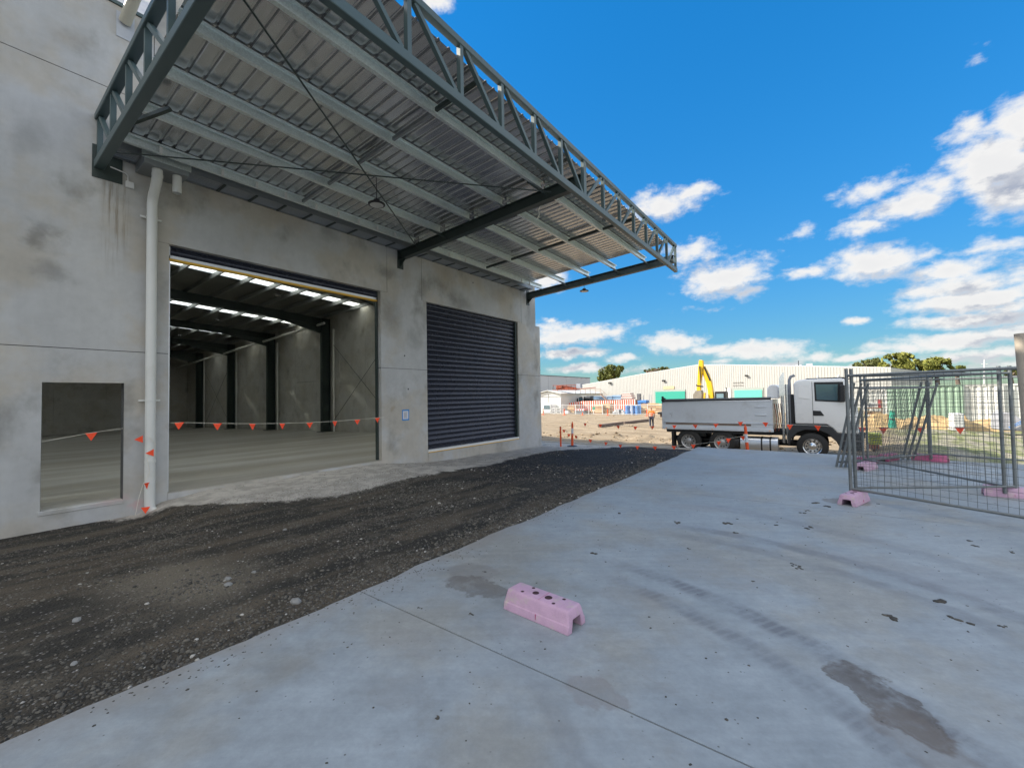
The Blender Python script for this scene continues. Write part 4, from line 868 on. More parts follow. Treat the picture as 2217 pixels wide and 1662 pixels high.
for x_ in (-5.98, -4.05, -1.95): MB().box(x_-.03, x_+.03, TY-.05, TY-.031, bz0+.0, bz0+.04).build('marker_lamp', mat('amber_lens', (.75, .45, .30), .3), tk)
MB().box(-6.0, 1.0, TY+.72, TY+.80, -.10, .10).build('chassis_rail', BLACK, tk); MB().box(-6.0, 1.0, TY+1.6, TY+1.68, -.10, .10).build('chassis_rail', BLACK, tk)
MB().box(-6.0, -1.9, TY+.08, TY+2.3, -.06, bz0-.01).build('subframe', BLACK, tk)
MB().box(-5.78, -5.68, TY+.05, TY+.45, -.80, -.02).build('mudflap', BLACK, tk)
MB().tube([(-6.0, TY+1.2, -.43), (-.2, TY+1.2, -.43)], .13, 10).build('driveline', BLACK, tk)
tz = MB(); pr = []
for k in range(20):
    a = 2*math.pi*k/20; pr.append((.30*(abs(math.cos(a))**.6)*math.copysign(1, math.cos(a)), .32*(abs(math.sin(a))**.6)*math.copysign(1, math.sin(a))))
ft = MB(); ft.prism([(TY+.36+u, -.47+v_) for u, v_ in pr], -3.02, -1.70, 'X'); ft = ft.build('fuel_tank', mat('brushed_alloy', (.55, .57, .60), .32, .85, .08), tk, smooth=True)
for x_ in (-2.26, -1.96): MB().prism([(TY+.36+u*1.03, -.47+v_*1.03) for u, v_ in pr], x_-.028, x_+.028, 'X').build('tank_strap', BLUE if 0 else BLACK, ft, smooth=True)
MB().prism([(TY+.3+u*.8, -.45+v_*.7) for u, v_ in pr], -3.35, -3.06, 'X').build('air_tank', BLACK, tk, smooth=True)
# stacks behind the cab
for x_ in (-1.50, -1.36): MB().tube([(x_, TY+.22, -.35), (x_, TY+.22, 1.95)], .058, 12).build('exhaust_pipe', CHROME, tk, smooth=True)
MB().tube([(-1.27, TY+.35, .1), (-1.27, TY+.35, 2.10), (-1.22, TY+.35, 2.24), (-1.08, TY+.35, 2.30)], .055, 12).build('intake_pipe', mat('grey_duct', (.25, .26, .28), .5), tk, smooth=True)
MB().prism([(-1.60, 1.5), (-1.42, 1.5), (-1.42, 2.42), (-1.47, 2.42), (-1.60, 2.20)], TY+.15, TY+.18, 'Y').build('heat_shield', CHROME, tk)
MB().box(-1.30, -1.14, TY+.3, TY+2.1, -.1, 1.55).build('bulkhead_pack', BLACK, tk)
for k in range(4): MB().tube([(-1.80+k*.06, TY+.3, bz0), (-1.72+k*.06, TY+.28, .55), (-1.80+k*.07, TY+.3, 1.2)], .014, 6).build('hose', BLACK if k % 2 else RUST, tk)
MB().prism([(-2.05, 1.40), (-1.62, 1.40), (-1.62, 1.82), (-1.68, 1.92), (-1.80, 1.97), (-1.95, 1.93), (-2.03, 1.80)], TY+.35, TY+2.0, 'Y').build('white_hood', TW, tk, bevel=.04, seg=2)
# cab
cabp = [(-1.10, .42), (-1.12, 1.95), (-1.02, 2.08), (-.80, 2.12), (.35, 2.12), (.52, 2.05), (.66, 1.62), (.78, 1.05), (.82, .55), (.80, .10), (.18, .10), (.05, .28), (-.12, .42)]
cab = MB().prism(cabp, TY+.03, TY+2.42, 'Y').build('cab', TW, tk, bevel=.05, seg=3, smooth=True)
MB().prism([(-1.13, .42), (-.12, .42), (.05, .28), (.18, .10), (.84, .10), (.88, -.15), (.86, -.52), (.30, -.55), (.13, -.20), (-.10, .06), (-.35, .18), (-.80, .19), (-1.05, .08), (-1.26, -.18), (-1.32, -.45), (-1.36, -.45), (-1.36, .1)], TY+.02, TY+.40, 'Y').build('wheel_arch', mat('dark_grey_plastic', (.025, .027, .03), .45), tk, bevel=.02)
MB().prism([(-1.13, .42), (-.12, .42), (.05, .28), (.18, .10), (.84, .10), (.88, -.15), (.86, -.52), (.30, -.55), (.13, -.20), (-.10, .06), (-.35, .18), (-.80, .19), (-1.05, .08), (-1.26, -.18), (-1.32, -.45), (-1.36, -.45), (-1.36, .1)], TY+2.02, TY+2.42, 'Y').build('wheel_arch', MATS['dark_grey_plastic'], tk)
MB().box(.62, .90, TY+.401, TY+2.019, -.52, .12).build('front_bumper', MATS['dark_grey_plastic'], tk)
MB().prism([(-.46, 1.29), (.33, 1.24), (.42, 1.30), (.40, 1.99), (-.47, 2.0)], TY+.018, TY+.032, 'Y').build('window_trim', BLACK, tk)
MB().prism([(-.40, 1.34), (.22, 1.30), (.24, 1.90), (-.42, 1.92)], TY+.010, TY+.0175, 'Y').build('side_window', GLASS, tk)
MB().prism([(.60, 1.70), (.70, 1.25), (.72, 1.25), (.55, 1.98), (.535, 1.98)], TY+.18, TY+2.27, 'Y').build('windscreen', GLASS, tk)
for (x0, z0, x1, z1) in ((-.535, .44, -.53, 2.02),): MB().box(x0-.004, x1+.004, TY+.024, TY+.030, z0, z1).build('door_gap', BLACK, tk)
MB().prism([(-.53, .74), (-.19, .74), (-.30, .92), (-.53, .93)], TY+.012, TY+.029, 'Y').build('door_handle', BLACK, tk)
MB().prism([(-.98, 1.42), (-.62, 1.35), (-.60, 1.90), (-.95, 1.92)], TY+.020, TY+.029, 'Y').build('rear_panel', TW, tk, bevel=.008, seg=2)
MB().prism([(.28, 1.25), (.44, 1.25), (.44, 1.88), (.28, 1.88)], TY-.22, TY-.06, 'Y').build('wing_mirror', BLACK, tk, bevel=.03)
MB().box(.36, .40, TY-.06, TY+.06, 1.78, 1.84).box(.36, .40, TY-.06, TY+.06, 1.3, 1.35).build('mirror_arm', BLACK, tk)
MB().prism([(-.75, 2.13), (.50, 2.13), (.62, 2.10), (.40, 2.17), (-.70, 2.16)], TY+.35, TY+2.1, 'Y').build('roof_visor', BLACK, tk)
for x_ in (-.35, .28): MB().lathe([(.05, 0), (.03, .09), (0, .12)], (x_, TY+.6, 2.16), 'Z', 10).build('roof_beacon', mat('grey_lens', (.5, .5, .48), .3), tk)
MB().box(.30, .86, TY+.0, TY+.02, -.17, -.15).build('step_trim', CHROME, tk)
sc_ = MB()
for (a, c, d, e) in ((-5.83, .78, -5.70, .70), (-5.82, .74, -5.68, .82), (-5.75, .70, -5.73, .60)): sc_.bar((a, TY-.001, c), (d, TY-.001, e), .003, .014, up=(0, 1, 0))
sc_.build('scuff_mark', BLACK, tk)
# ------------------------------------------------------------------ excavator behind the truck
EYY = 33.
def pp(pxs, y0, th, name, m_, parent, bev=0.):
    q = MB(); poly = [atY(px, py, y0) for px, py in pxs]; n = len(poly)
    q.add([tuple(p_) for p_ in poly]+[(p_.x, p_.y+th, p_.z) for p_ in poly], [tuple(range(n)), tuple(range(n, 2*n))[::-1]]+[(i, n+i, n+(i+1) % n, (i+1) % n) for i in range(n)])
    return q.build(name, m_, parent, bevel=bev)
Z8 = lambda x, y: (1400+x*.2034, 740+y*.2034)
c0 = atY(1548, 905, EYY)
ex = empty('excavator', (c0.x, EYY, float(gz(c0.x, EYY))), 'yellow excavator with raised arm working behind the tipper truck', 'excavator')
pp([Z8(*a) for a in ((556, 192), (596, 194), (600, 250), (590, 330), (575, 420), (572, 520), (532, 520), (540, 400), (545, 300), (553, 230))], EYY, .35, 'stick', EXYEL, ex, .02)
pp([Z8(*a) for a in ((590, 245), (615, 262), (655, 335), (690, 430), (705, 520), (716, 640), (720, 780), (665, 780), (660, 640), (650, 520), (630, 430), (600, 355), (578, 300))], EYY+.05, .4, 'boom', EXYEL, ex, .03)
pp([Z8(*a) for a in ((490, 640), (495, 560), (520, 520), (575, 515), (585, 560), (580, 640), (540, 680))], EYY-.1, .75, 'bucket', mat('worn_steel', (.30, .27, .22), .6, .3, .2), ex)
pp([Z8(*a) for a in ((525, 455), (590, 470), (592, 482), (525, 468))], EYY-.02, .4, 'linkage', BLACK, ex)
def cyl(a, c, r, name, m_): MB().tube([atY(*Z8(*a), EYY+.3)+Vector((0, -.35, 0)), atY(*Z8(*c), EYY+.3)+Vector((0, -.35, 0))], r, 8).build(name, m_, ex, smooth=True)
cyl((625, 270), (690, 415), .06, 'hydraulic_cylinder', BLACK); cyl((632, 540), (625, 700), .07, 'hydraulic_cylinder', EXYEL); cyl((575, 260), (590, 440), .035, 'hydraulic_cylinder', BLACK)
cx0 = atY(*Z8(725, 525), EYY); cx1 = atY(*Z8(840, 525), EYY); zt = cx0.z; zg = ex.location.z
MB().box(cx0.x, cx1.x, EYY-.1, EYY+1.0, zt-1.6, zt-.02).build('operator_cab', BLACK, ex, bevel=.05)
MB().box(cx0.x+.12, cx1.x-.12, EYY-.112, EYY-.101, zt-1.1, zt-.18).build('cab_window', mat('hazy_glass', (.20, .30, .34), .1), ex)
MB().box(cx0.x-.3, cx1.x+2.2, EYY+1.0, EYY+2.4, zt-1.9, zt-.75).build('engine_housing', EXYEL, ex, bevel=.05)
MB().box(cx0.x-.3, cx1.x+1.8, EYY-.3, EYY+2.5, zg+.95, zg+1.15).build('slew_deck', BLACK, ex)
for dy in (-.4, 1.9): MB().prism([(cx0.x-1.0, zg+.4), (cx0.x-.7, zg+.03), (cx1.x+1.4, zg+.03), (cx1.x+1.8, zg+.4), (cx1.x+1.5, zg+.85), (cx0.x-.7, zg+.85)], EYY+dy, EYY+dy+.55, 'Y').build('crawler_track', RUBBER, ex)
MB().tube([(cx1.x, EYY+.2, zt-.05), (cx1.x+.02, EYY+.2, zt+.25)], .04, 8).build('beacon', BLACK, ex)

# ------------------------------------------------------------------ large white shed across the yard
def rib_wall(p0, p1, zb, ztop, m_, name, parent, per=.36, dep=.035):
    p0 = Vector((*p0, 0)); p1 = Vector((*p1, 0)); L = (p1-p0).length; d = (p1-p0)/L; n_ = Vector((d.y, -d.x, 0)); q = MB(); v = []; k = 0; xs_ = []
    x_ = 0.
    while x_ < L: xs_ += [(x_, 0), (min(x_+per*.6, L), 0), (min(x_+per*.7, L), dep), (min(x_+per*.9, L), dep)]; x_ += per
    xs_.append((L, 0))
    for (a, o) in xs_:
        P_ = p0+d*a+n_*o; v += [(P_.x, P_.y, zb), (P_.x, P_.y, ztop(a))]
    return q.add(v, [(2*i, 2*i+2, 2*i+3, 2*i+1) for i in range(len(xs_)-1)]).build(name, m_, parent)
WCL = mat('white_cladding', (.40, .395, .37), .5, 0, .03, .3)
sA = Vector((-46, 87.3)); sB = Vector((6.4, 73.1)); Ls = (sB-sA).length
def shp(px, py, off=0.):                       # pixel -> point on the facade plane
    d = (sB-sA).normalized(); n_ = Vector((d.y, -d.x)); r_ = ray(px, py); A_ = sA+n_*off
    t_ = ((A_.x-0)*n_.x+(A_.y-0)*n_.y)/(r_[0]*n_.x+r_[1]*n_.y); return Vector((r_[0]*t_, r_[1]*t_, 1.65+r_[2]*t_))
def along(P_): return (Vector((P_.x, P_.y))-sA).dot((sB-sA).normalized())
rl = [shp(*p_) for p_ in ((1258, 834), (1400, 808), (1510, 790), (1560, 789.5), (1700, 792), (1925, 796))]
ra = [along(p_) for p_ in rl]; rzv = [p_.z for p_ in rl]
zs_ = [float(np.interp(a, ra, rzv)) for a in (0, Ls)]
zl = rzv[0]+(rzv[1]-rzv[0])/(ra[1]-ra[0])*(0-ra[0])
def roofz(a): return float(np.interp(a, [0]+ra, [zl]+rzv))
cs = (sA+sB)/2
shd = empty('white_shed', (cs.x, cs.y+1, -1.5), 'long white ribbed metal shed with green roller doors across the yard', 'shed')
rib_wall(tuple(sA), tuple(sB), -1.9, roofz, WCL, 'front_wall', shd)
nS = Vector(((sB-sA).y, -(sB-sA).x, 0)).normalized(); back = -nS*30
vtx = [(*tuple(sA), 0)]; q = MB(); pts = [0]+ra+[Ls]; dS = (sB-sA).normalized()
v = []
for a in pts: P_ = sA+dS*a; v += [(P_.x, P_.y, roofz(a)), (P_.x+back.x, P_.y+back.y, roofz(a)), (P_.x, P_.y, roofz(a)+.08), (P_.x+back.x, P_.y+back.y, roofz(a)+.08)]
q.add(v, [(4*i+k, 4*i+4+k, 4*i+5+k, 4*i+1+k) for i in range(len(pts)-1) for k in (0, 2)]+[(4*i, 4*i+2, 4*i+6, 4*i+4) for i in range(len(pts)-1)]); q.build('roof', mat('pale_roof', (.6, .6, .58), .5), shd)
q = MB(); q.add([(sB.x, sB.y, -1.9), (sB.x+back.x, sB.y+back.y, -1.9), (sB.x+back.x, sB.y+back.y, roofz(Ls)), (sB.x, sB.y, roofz(Ls))], [(0, 1, 2, 3)]).build('side_wall', WCL, shd)
def on_face(px0, py0, px1, py1, name, m_, par=shd, off=.06, th=.05):
    a = shp(px0, py0, off); c = shp(px1, py1, off); a2 = shp(px0, py1, off); q = MB()
    v = [(a.x, a.y, c.z), (c.x, c.y, c.z), (c.x, c.y, a.z), (a.x, a.y, a.z)]; o = nS*th
    return q.add(v+[(x_+o.x, y+o.y, z) for x_, y, z in v], [(0, 1, 2, 3), (7, 6, 5, 4), (0, 4, 5, 1), (1, 5, 6, 2), (2, 6, 7, 3), (3, 7, 4, 0)]).build(name, m_, par)
o1 = on_face(1415, 844, 1485, 884, 'door_frame', mat('door_reveal', (.30, .34, .31), .6)); on_face(1419, 848, 1484, 884, 'green_door', TEAL, off=.13)
on_face(1586, 840, 1654, 884, 'door_frame', MATS['door_reveal']); on_face(1590, 845, 1651, 884, 'green_door', mat('pale_teal_door', (.10, .45, .36), .5), off=.13)
on_face(1436, 836, 1460, 842, 'louvre', mat('tan_louvre', (.52, .40, .24), .7)); on_face(1570, 841, 1583, 884, 'side_door', WHITE)
for (px, py) in ((1321, 829), (1437, 824), (1616, 813), (1870, 822)): on_face(px-2, py-1.5, px+3, py+1.5, 'flood_light', BLACK, off=.06, th=.35)
def text_mesh(txt, size, name, m_, parent, origin, xdir, thick=.01):
    cu = bpy.data.curves.new('t', 'FONT'); cu.body = txt; cu.size = size; cu.extrude = thick; cu.space_character = 1.25
    tmp = bpy.data.objects.new('t', cu); COL.objects.link(tmp); bpy.context.view_layer.update()
    me = bpy.data.meshes.new_from_object(tmp.evaluated_get(bpy.context.evaluated_depsgraph_get())); bpy.data.objects.remove(tmp)
    X_ = Vector(xdir).normalized(); Zd = Vector((0, 0, 1)); N_ = X_.cross(Zd)
    vs_ = [Vector(origin)+X_*v_.co.x+Zd*v_.co.y+N_*v_.co.z for v_ in me.vertices]
    q = MB(); q.add(vs_, [tuple(p_.vertices) for p_ in me.polygons]); return q.build(name, m_, parent)
for (tx, px, py) in (('CONTAINER', 1586.5, 829.8), ('DOCK ONLY', 1586.5, 835.8)):
    o = shp(px, py, .09); e_ = shp(1609.5, py, .09); t_ = text_mesh(tx, .42, 'lettering', BLACK, shd, (0, 0, 0), (1, 0, 0)); wdt = max(v_.co.x for v_ in t_.data.vertices)-min(v_.co.x for v_ in t_.data.vertices)
    k = (e_-o).length/wdt; bpy.data.objects.remove(t_); text_mesh(tx, .42*k if .42*k < .48 else .48, 'lettering', BLACK, shd, tuple(o), (dS.x, dS.y, 0))
for px in (1751, 1727): o = shp(px, 790); MB().box(o.x-.4, o.x+.4, o.y+2, o.y+2.8, o.z-.1, o.z+.35 if px > 1740 else o.z+.15).build('roof_vent', ALU, shd)
o = shp(1728, 790); MB().tube([(o.x, o.y+1, o.z-.2), (o.x, o.y+1, o.z+.7)], .05, 6).build('aerial', BLACK, shd)

# ------------------------------------------------------------------ far yard: sheds, fence, stacks
gb = empty('grey_building', (-68, 118, -1.5), 'tall grey panelled building behind the small shed at the far left', 'building')
GRC = mat('grey_cladding', (.50, .52, .54), .6, 0, .04, .2)
pj = [104.]; 
for px in (1187, 1226, 1260, 1277.5): pj.append(at(px, 820, 0, -68).y)
for i in range(4): MB().box(-68.4, -68, pj[i]+.06, pj[i+1]-.06, -2, 7.7).build('wall_panel', GRC, gb)
MB().box(-95, -68.15, 96, pj[4]-.1, -2, 7.65).build('main_volume', GRC, gb); MB().box(-68.5, -67.95, 96, pj[4]+.1, 7.7, 7.95).build('roof_trim', mat('dark_trim', (.12, .13, .14), .6), gb)
MB().box(-68.1, -67.97, 103.5, pj[4], 3.0, 3.12).build('wall_rail', MATS['dark_trim'], gb); MB().box(-68.4, -68, 96, 103.9, -2, 7.7).build('wall_panel', GRC, gb)
SY = 66.
a0 = atY(1168, 899, SY); a1 = atY(1215, 899, SY); ap = atY(1187, 846, SY); ev = atY(1215, 852.5, SY); lx = 2*ap.x-a1.x
ss_ = empty('small_shed', (ap.x, SY+8, -1.5), 'small white gabled shed behind the far wire fence, its right side in shade', 'shed')
WS = mat('shed_white', (.66, .65, .60), .6, 0, .04, .5)
MB().prism([(lx, -1.9), (a1.x, -1.9), (a1.x, ev.z), (ap.x, ap.z-.12), (lx, ev.z)], SY, SY+17.5, 'Y').build('wall', WS, ss_)
q = MB(); q.bar((ap.x, SY+8.6, ap.z), (a1.x+.25, SY+8.6, ev.z+.02), .01, .01) if 0 else None
q.prism([(ap.x, ap.z), (a1.x+.3, ev.z-.02), (a1.x+.3, ev.z+.10), (ap.x, ap.z+.12)], SY-.4, SY+17.8, 'Y'); q.prism([(ap.x, ap.z), (ap.x, ap.z+.12), (lx-.3, ev.z+.10), (lx-.3, ev.z-.02)], SY-.4, SY+17.8, 'Y'); q.build('roof', mat('shed_roof', (.62, .62, .58), .5), ss_)
MB().box(a1.x-2.6, a1.x-2.5, SY-.03, SY, -1.5, ev.z).build('door_edge', MATS['dark_trim'], ss_); MB().box(lx, a1.x, SY-.04, SY, ev.z-.5, ev.z-.42).build('door_rail', MATS['dark_trim'], ss_)
# rusty machine and walkway on the shed roof
rm = empty('rusty_conveyor', (a1.x-.4, SY+3, ap.z), 'rusty red steel machine frame lying on top of the small white shed', 'machinery')
rx0 = atY(1197, 848, SY+2).x; rx1 = atY(1246, 848, SY+2).x; zb = ap.z+.05
for k in range(6): x_ = rx0+(rx1-rx0)*k/5; MB().bar((x_, SY+2, zb), (x_+.1, SY+2, zb+.95), .07, .07).build('frame_post', RUST if k % 2 else BLACK, rm)
for z in (zb+.1, zb+.9): MB().box(rx0, rx1, SY+1.95, SY+2.05, z, z+.09).build('frame_rail', RUST, rm)
MB().tube([(rx0+.7, SY+2.4, zb+.5), (rx0+2.0, SY+2.4, zb+.62)], [.42, .34], 12).build('drum', RUST, rm, smooth=True); MB().prism([(rx0+1.6, zb+.1), (rx1-.3, zb+.02), (rx1-.2, zb+.45), (rx0+2.4, zb+.85), (rx0+1.5, zb+.8)], SY+2.2, SY+3.2, 'Y').build('hopper', RUST, rm)
MB().box(rx1-.1, rx1+.75, SY+2.5, SY+3.3, zb+.35, zb+1.15).build('control_box', mat('grey_box', (.30, .33, .38), .5), rm); MB().bar((rx1-1, SY+2, zb+.1), (rx1+4, SY+2, zb+.35), .12, .12).build('belt_arm', RUST, rm)
wk = empty('steel_walkway', (a1.x+2, SY+3, ev.z), 'thin rusty railing and stair running right from the small shed roof', 'walkway'); RR = mat('thin_rust_rail', (.35, .24, .18), .7)
wp = [atY(px, py, SY+4) for px, py in ((1246, 842), (1300, 842), (1314, 855))]
for dz in (0, -.45): MB().tube([p_+Vector((0, 0, dz)) for p_ in wp], .035, 5).build('handrail', RR, wk)
for k in range(6): p_ = wp[0].lerp(wp[1], k/5); MB().tube([p_, p_-Vector((0, 0, 1.0))], .035, 5).build('rail_post', RR, wk)
MB().bar(wp[1]-Vector((0, 0, .9)), wp[2]-Vector((0, 0, .9)), .6, .12).build('stair', RR, wk)
# far wire fence: light panels, each its own thing
FY = 61.5; xa = atY(1168, 899, FY).x; xb_ = atY(1438, 899, FY).x; nfp = 9; Lf = (xb_-xa)/nfp; pf = None
LG = mat('bright_galvanised', (.62, .63, .62), .5, .2)
for k in range(nfp):
    if pf is None:
        pf = empty('yard_fence', (0, 0, 0), 'x', 'fence panel', 'light steel fence panels across the far yard'); zf = -1.40
        for x_ in (0, Lf-.08): MB().box(x_-.03, x_+.03, -.03, .03, 0, 1.62).build('post', LG, pf, origin=(0, 0, 0))
        for z in (.12, 1.5): MB().box(0, Lf, -.025, .025, z-.03, z+.03).build('rail', LG, pf, origin=(0, 0, 0))
        q = MB()
        for i in range(1, 14): q.tube([(Lf*i/14, 0, .12), (Lf*i/14, 0, 1.5)], .005, 3, False)
        for i in range(1, 7): q.tube([(0, 0, .12+i*.2), (Lf, 0, .12+i*.2)], .005, 3, False)
        o = q.build('wire_mesh', LG, pf, origin=(0, 0, 0)); o['kind'] = 'stuff'; c_ = pf
    else: c_ = copy_tree(pf)
    c_.location = (xa+k*Lf, FY+.1*math.sin(k*2.), float(gz(xa+k*Lf, FY, False))); c_.rotation_euler = (0, 0, .02*math.sin(k))
    c_['label'] = 'light wire panel in the far yard fence, ' + ['first from the corner, by the white van', 'second from the warehouse corner', 'third from the warehouse corner', 'fourth, in front of the dark bin', 'fifth, in front of the low timber pile', 'sixth, in front of the tall timber stacks', 'seventh, in front of the grey scrap', 'eighth, in front of the blue drums', 'last one, ending behind the worker'][k]
def rect(px0, py0, px1, py1, y, dpt):
    a = atY(px0, py1, y); c = atY(px1, py0, y); return min(a.x, c.x), max(a.x, c.x), y, y+dpt, a.z, c.z
def blk(name, px0, py0, px1, py1, y, dpt, m_, parent=None, n=1, gap=.04, bev=0., axis='z', ground=False):
    x0, x1, y0, y1, z0, z1 = rect(px0, py0, px1, py1, y, dpt)
    if ground: z0 = float(gz((x0+x1)/2, y, False))-.03
    out = []
    for i in range(n):
        if axis == 'z': h = (z1-z0)/n; b_ = (x0, x1, y0, y1, z0+i*h, z0+(i+1)*h-(gap if n > 1 else 0))
        else: h = (x1-x0)/n; b_ = (x0+i*h, x0+(i+1)*h-(gap if n > 1 else 0), y0, y1, z0, z1)
        mm = m_[i % len(m_)] if isinstance(m_, list) else m_
        out.append(MB().box(*b_).build(name, mm, parent, bevel=bev))
    return out
def grp(name, px, py, y, label, cat, group=None): p_ = atY(px, py, y); return empty(name, (p_.x, y, float(gz(p_.x, y, False))), label, cat, group)
# van
v_ = grp('parked_van', 1184, 899, 64, 'white van facing the camera beside the small shed', 'van')
x0, x1, y0, y1, z0, z1 = rect(1176, 874, 1192, 899, 64, 4); w_ = x1-x0
MB().prism([(x0, z0+.25), (x1, z0+.25), (x1, z0+1.05), (x1-.1, z1-.12), (x1-.25, z1), (x0+.25, z1), (x0+.1, z1-.12), (x0, z0+1.05)], 64, 68, 'Y').build('van_body', WHITE, v_, bevel=.04); MB().prism([(x0+.12, z0+1.1), (x1-.12, z0+1.1), (x1-.2, z1-.25), (x0+.2, z1-.25)], 63.97, 63.99, 'Y').build('windscreen', GLASS, v_)
MB().box(x0+.05, x1-.05, 63.95, 63.995, z0+.28, z0+.5).build('bumper', BLACK, v_)
for x_ in (x0+.12, x1-.12): MB().box(x_-.1, x_+.1, 63.96, 63.99, z0+.6, z0+.78).build('headlight', CHROME, v_); MB().tube([(x_-.1, 64.6, z0+.25), (x_+.1, 64.6, z0+.25)], .27, 12).build('wheel', RUBBER, v_)
# loose frames
for k, (px, w2, lb) in enumerate(((1198, 7, 'pale steel rack beside the white van'), (1209, 8, 'second pale steel rack, with low dark bin under it'))):
    t = grp('steel_rack', px, 899, 63, lb, 'rack', 'pale racks between van and crates')
    for dx in (-w2/2, w2/2): blk('rack_post', px+dx-.5, 882, px+dx+.5, 899, 63, .1, LG, t)
    for yy in (883, 889, 895): blk('rack_shelf', px-w2/2, yy, px+w2/2, yy+.9, 63, .8, LG, t)
    blk('bin', px-2, 894, px+4, 898, 63.2, .6, BLACK, t)
t = grp('white_box', 1226, 899, 62.6, 'white box with dark lid left of the first timber stack', 'box'); blk('box_body', 1222, 889, 1230, 899, 62.6, 1, WHITE, t, ground=True); blk('lid', 1222, 888, 1230, 888.9, 62.6, 1, BLACK, t)
TM = [TIMBER, mat('sawn_timber_dark', (.36, .22, .12), .8, 0, .2, 3), mat('sawn_timber_pale', (.60, .44, .26), .8, 0, .2, 3)]
for (x0p, y0p, x1p, y1p, n, lb) in ((1229, 877, 1243, 900, 6, 'timber stack behind the third fence panel, left of the dark bin'), (1267, 889, 1287, 900, 3, 'low heap of timber right of the dark bin'), (1288, 875, 1303.5, 900, 5, 'left one of two tall timber stacks'), (1304.5, 873, 1320, 900, 5, 'right one of two tall timber stacks, slightly taller'),
        (1388, 873, 1402, 898, 5, 'brown crate stack right of the blue drums'), (1403, 872, 1419, 898, 5, 'brown crate stack behind the worker'), (1420, 873, 1438, 898, 5, 'brown crate stack partly behind the truck tail')):
    t = grp('timber_stack', (x0p+x1p)/2, y1p, 63, lb, 'timber stack', 'stacks of timber in the yard'); blk('timber_pack', x0p, y0p, x1p, y1p, 63+random.random(), 1.6, random.sample(TM, 3), t, n=n, gap=.07, ground=True)
t = grp('scrap_bin', 1254, 900, 62.5, 'dark grey bin with red and white rim between the timber piles', 'bin'); blk('bin_body', 1244, 889, 1265, 899, 62.5, 1.5, mat('bin_grey', (.10, .12, .14), .6), t, ground=True); blk('rim', 1243, 885.5, 1266, 888.5, 62.5, 1.5, [mat('red_paint', (.5, .05, .04), .5), WHITE], t, n=9, axis='x', gap=.01)
t = grp('green_sign', 1285, 888, 62.5, 'small green panel fixed beside the tall timber stack', 'sign'); blk('sign_face', 1282.5, 880, 1288, 887, 62.5, .08, mat('sign_green', (.04, .25, .14), .5), t); blk('sign_post', 1284.8, 887.1, 1285.6, 900, 62.5, .08, LG, t)
# striped barrier of separate boards
t = grp('striped_barrier', 1300, 888, 69, 'long barrier of orange and white upright boards behind the timber stacks', 'barrier')
nb = 64
for k in range(nb):
    px = 1222+153*k/nb; tp = float(np.interp(px, [1222, 1260, 1330, 1375], [873, 868, 866, 864])); x0, x1, y0, y1, z0, z1 = rect(px, tp, px+153/nb*.96, 890, 69, .08)
    MB().box(x0, x1, y0, y1, z0, z1).build('barrier_board', ORANGE if k % 2 == 0 else WHITE, t)
# dark ute with tray frame, wrapped packs, bags
t = grp('flatbed_truck', 1262, 880, 72, 'dark flatbed truck with pale frame standing behind the striped barrier', 'truck')
P8 = [atY(px, py, 72) for px, py in ((1244, 876), (1246, 868), (1252, 860), (1262, 858), (1263, 876))]
MB().prism([(p_.x, p_.z) for p_ in P8], 72, 74, 'Y').build('cab', BLACK, t, bevel=.05); blk('cab_window', 1253, 861, 1261, 866, 71.9, .05, GLASS, t); blk('load_bed', 1263, 868, 1282, 876, 72, 2, BLACK, t); blk('dark_load', 1264, 857, 1280, 867.5, 72.1, 1.6, mat('dark_load_wrap', (.04, .045, .05), .5), t, bev=.25)
for px in (1243, 1252, 1262): blk('frame_post', px, 858, px+.8, 878, 71.7, .1, LG, t)
blk('frame_rail', 1243, 857, 1270, 858, 71.7, .1, LG, t)
for x_ in (1249, 1275): p_ = atY(x_, 880, 72); MB().lathe([(0, 0), (.42, 0), (.42, .3), (0, .3)], (p_.x, 71.9, p_.z-.1), 'Y', 14).build('wheel', RUBBER, t)
for (x0p, x1p, y0p, lb) in ((1285, 1325, 856.5, 'long pale blue wrapped pack above the striped barrier'), (1325.8, 1344, 854.5, 'short pale blue wrapped pack above the barrier, right of the long one')):
    t = grp('wrapped_pack', x0p, 866, 71, lb, 'pack', 'blue wrapped packs'); blk('wrapped_roll', x0p, y0p, x1p, 865, 71, 1.6, [LBLUE, mat('blue_wrap_dark', (.12, .22, .36), .4)], t, n=3, gap=.03); blk('support', x0p+1, 865.3, x1p-1, 884, 71.2, 1.4, TM[1], t, ground=True)
t = grp('bag_stack', 1356, 868, 70.5, 'stack of pale pinkish bags above the brick pallets', 'stack')
for i, (x0p, x1p, ya, yb) in enumerate(((1344, 1369, 859, 864), (1346, 1367, 854.5, 858.6), (1343, 1365, 850.5, 854.1))): blk('bag', x0p, ya, x1p, yb, 70.5, 1.6, mat('pink_bag', (.58, .42, .38), .8), t, bev=.08)
t = grp('brick_pallet', 1362, 878, 70, 'dark red brick pallets under the pale bags, right end of the barrier', 'pallet'); blk('brick_pack', 1350, 865, 1374, 890, 70, 1.8, [mat('dark_brick', (.22, .08, .06), .8), mat('dark_brick2', (.28, .12, .08), .8)], t, n=4, axis='x', gap=.05)
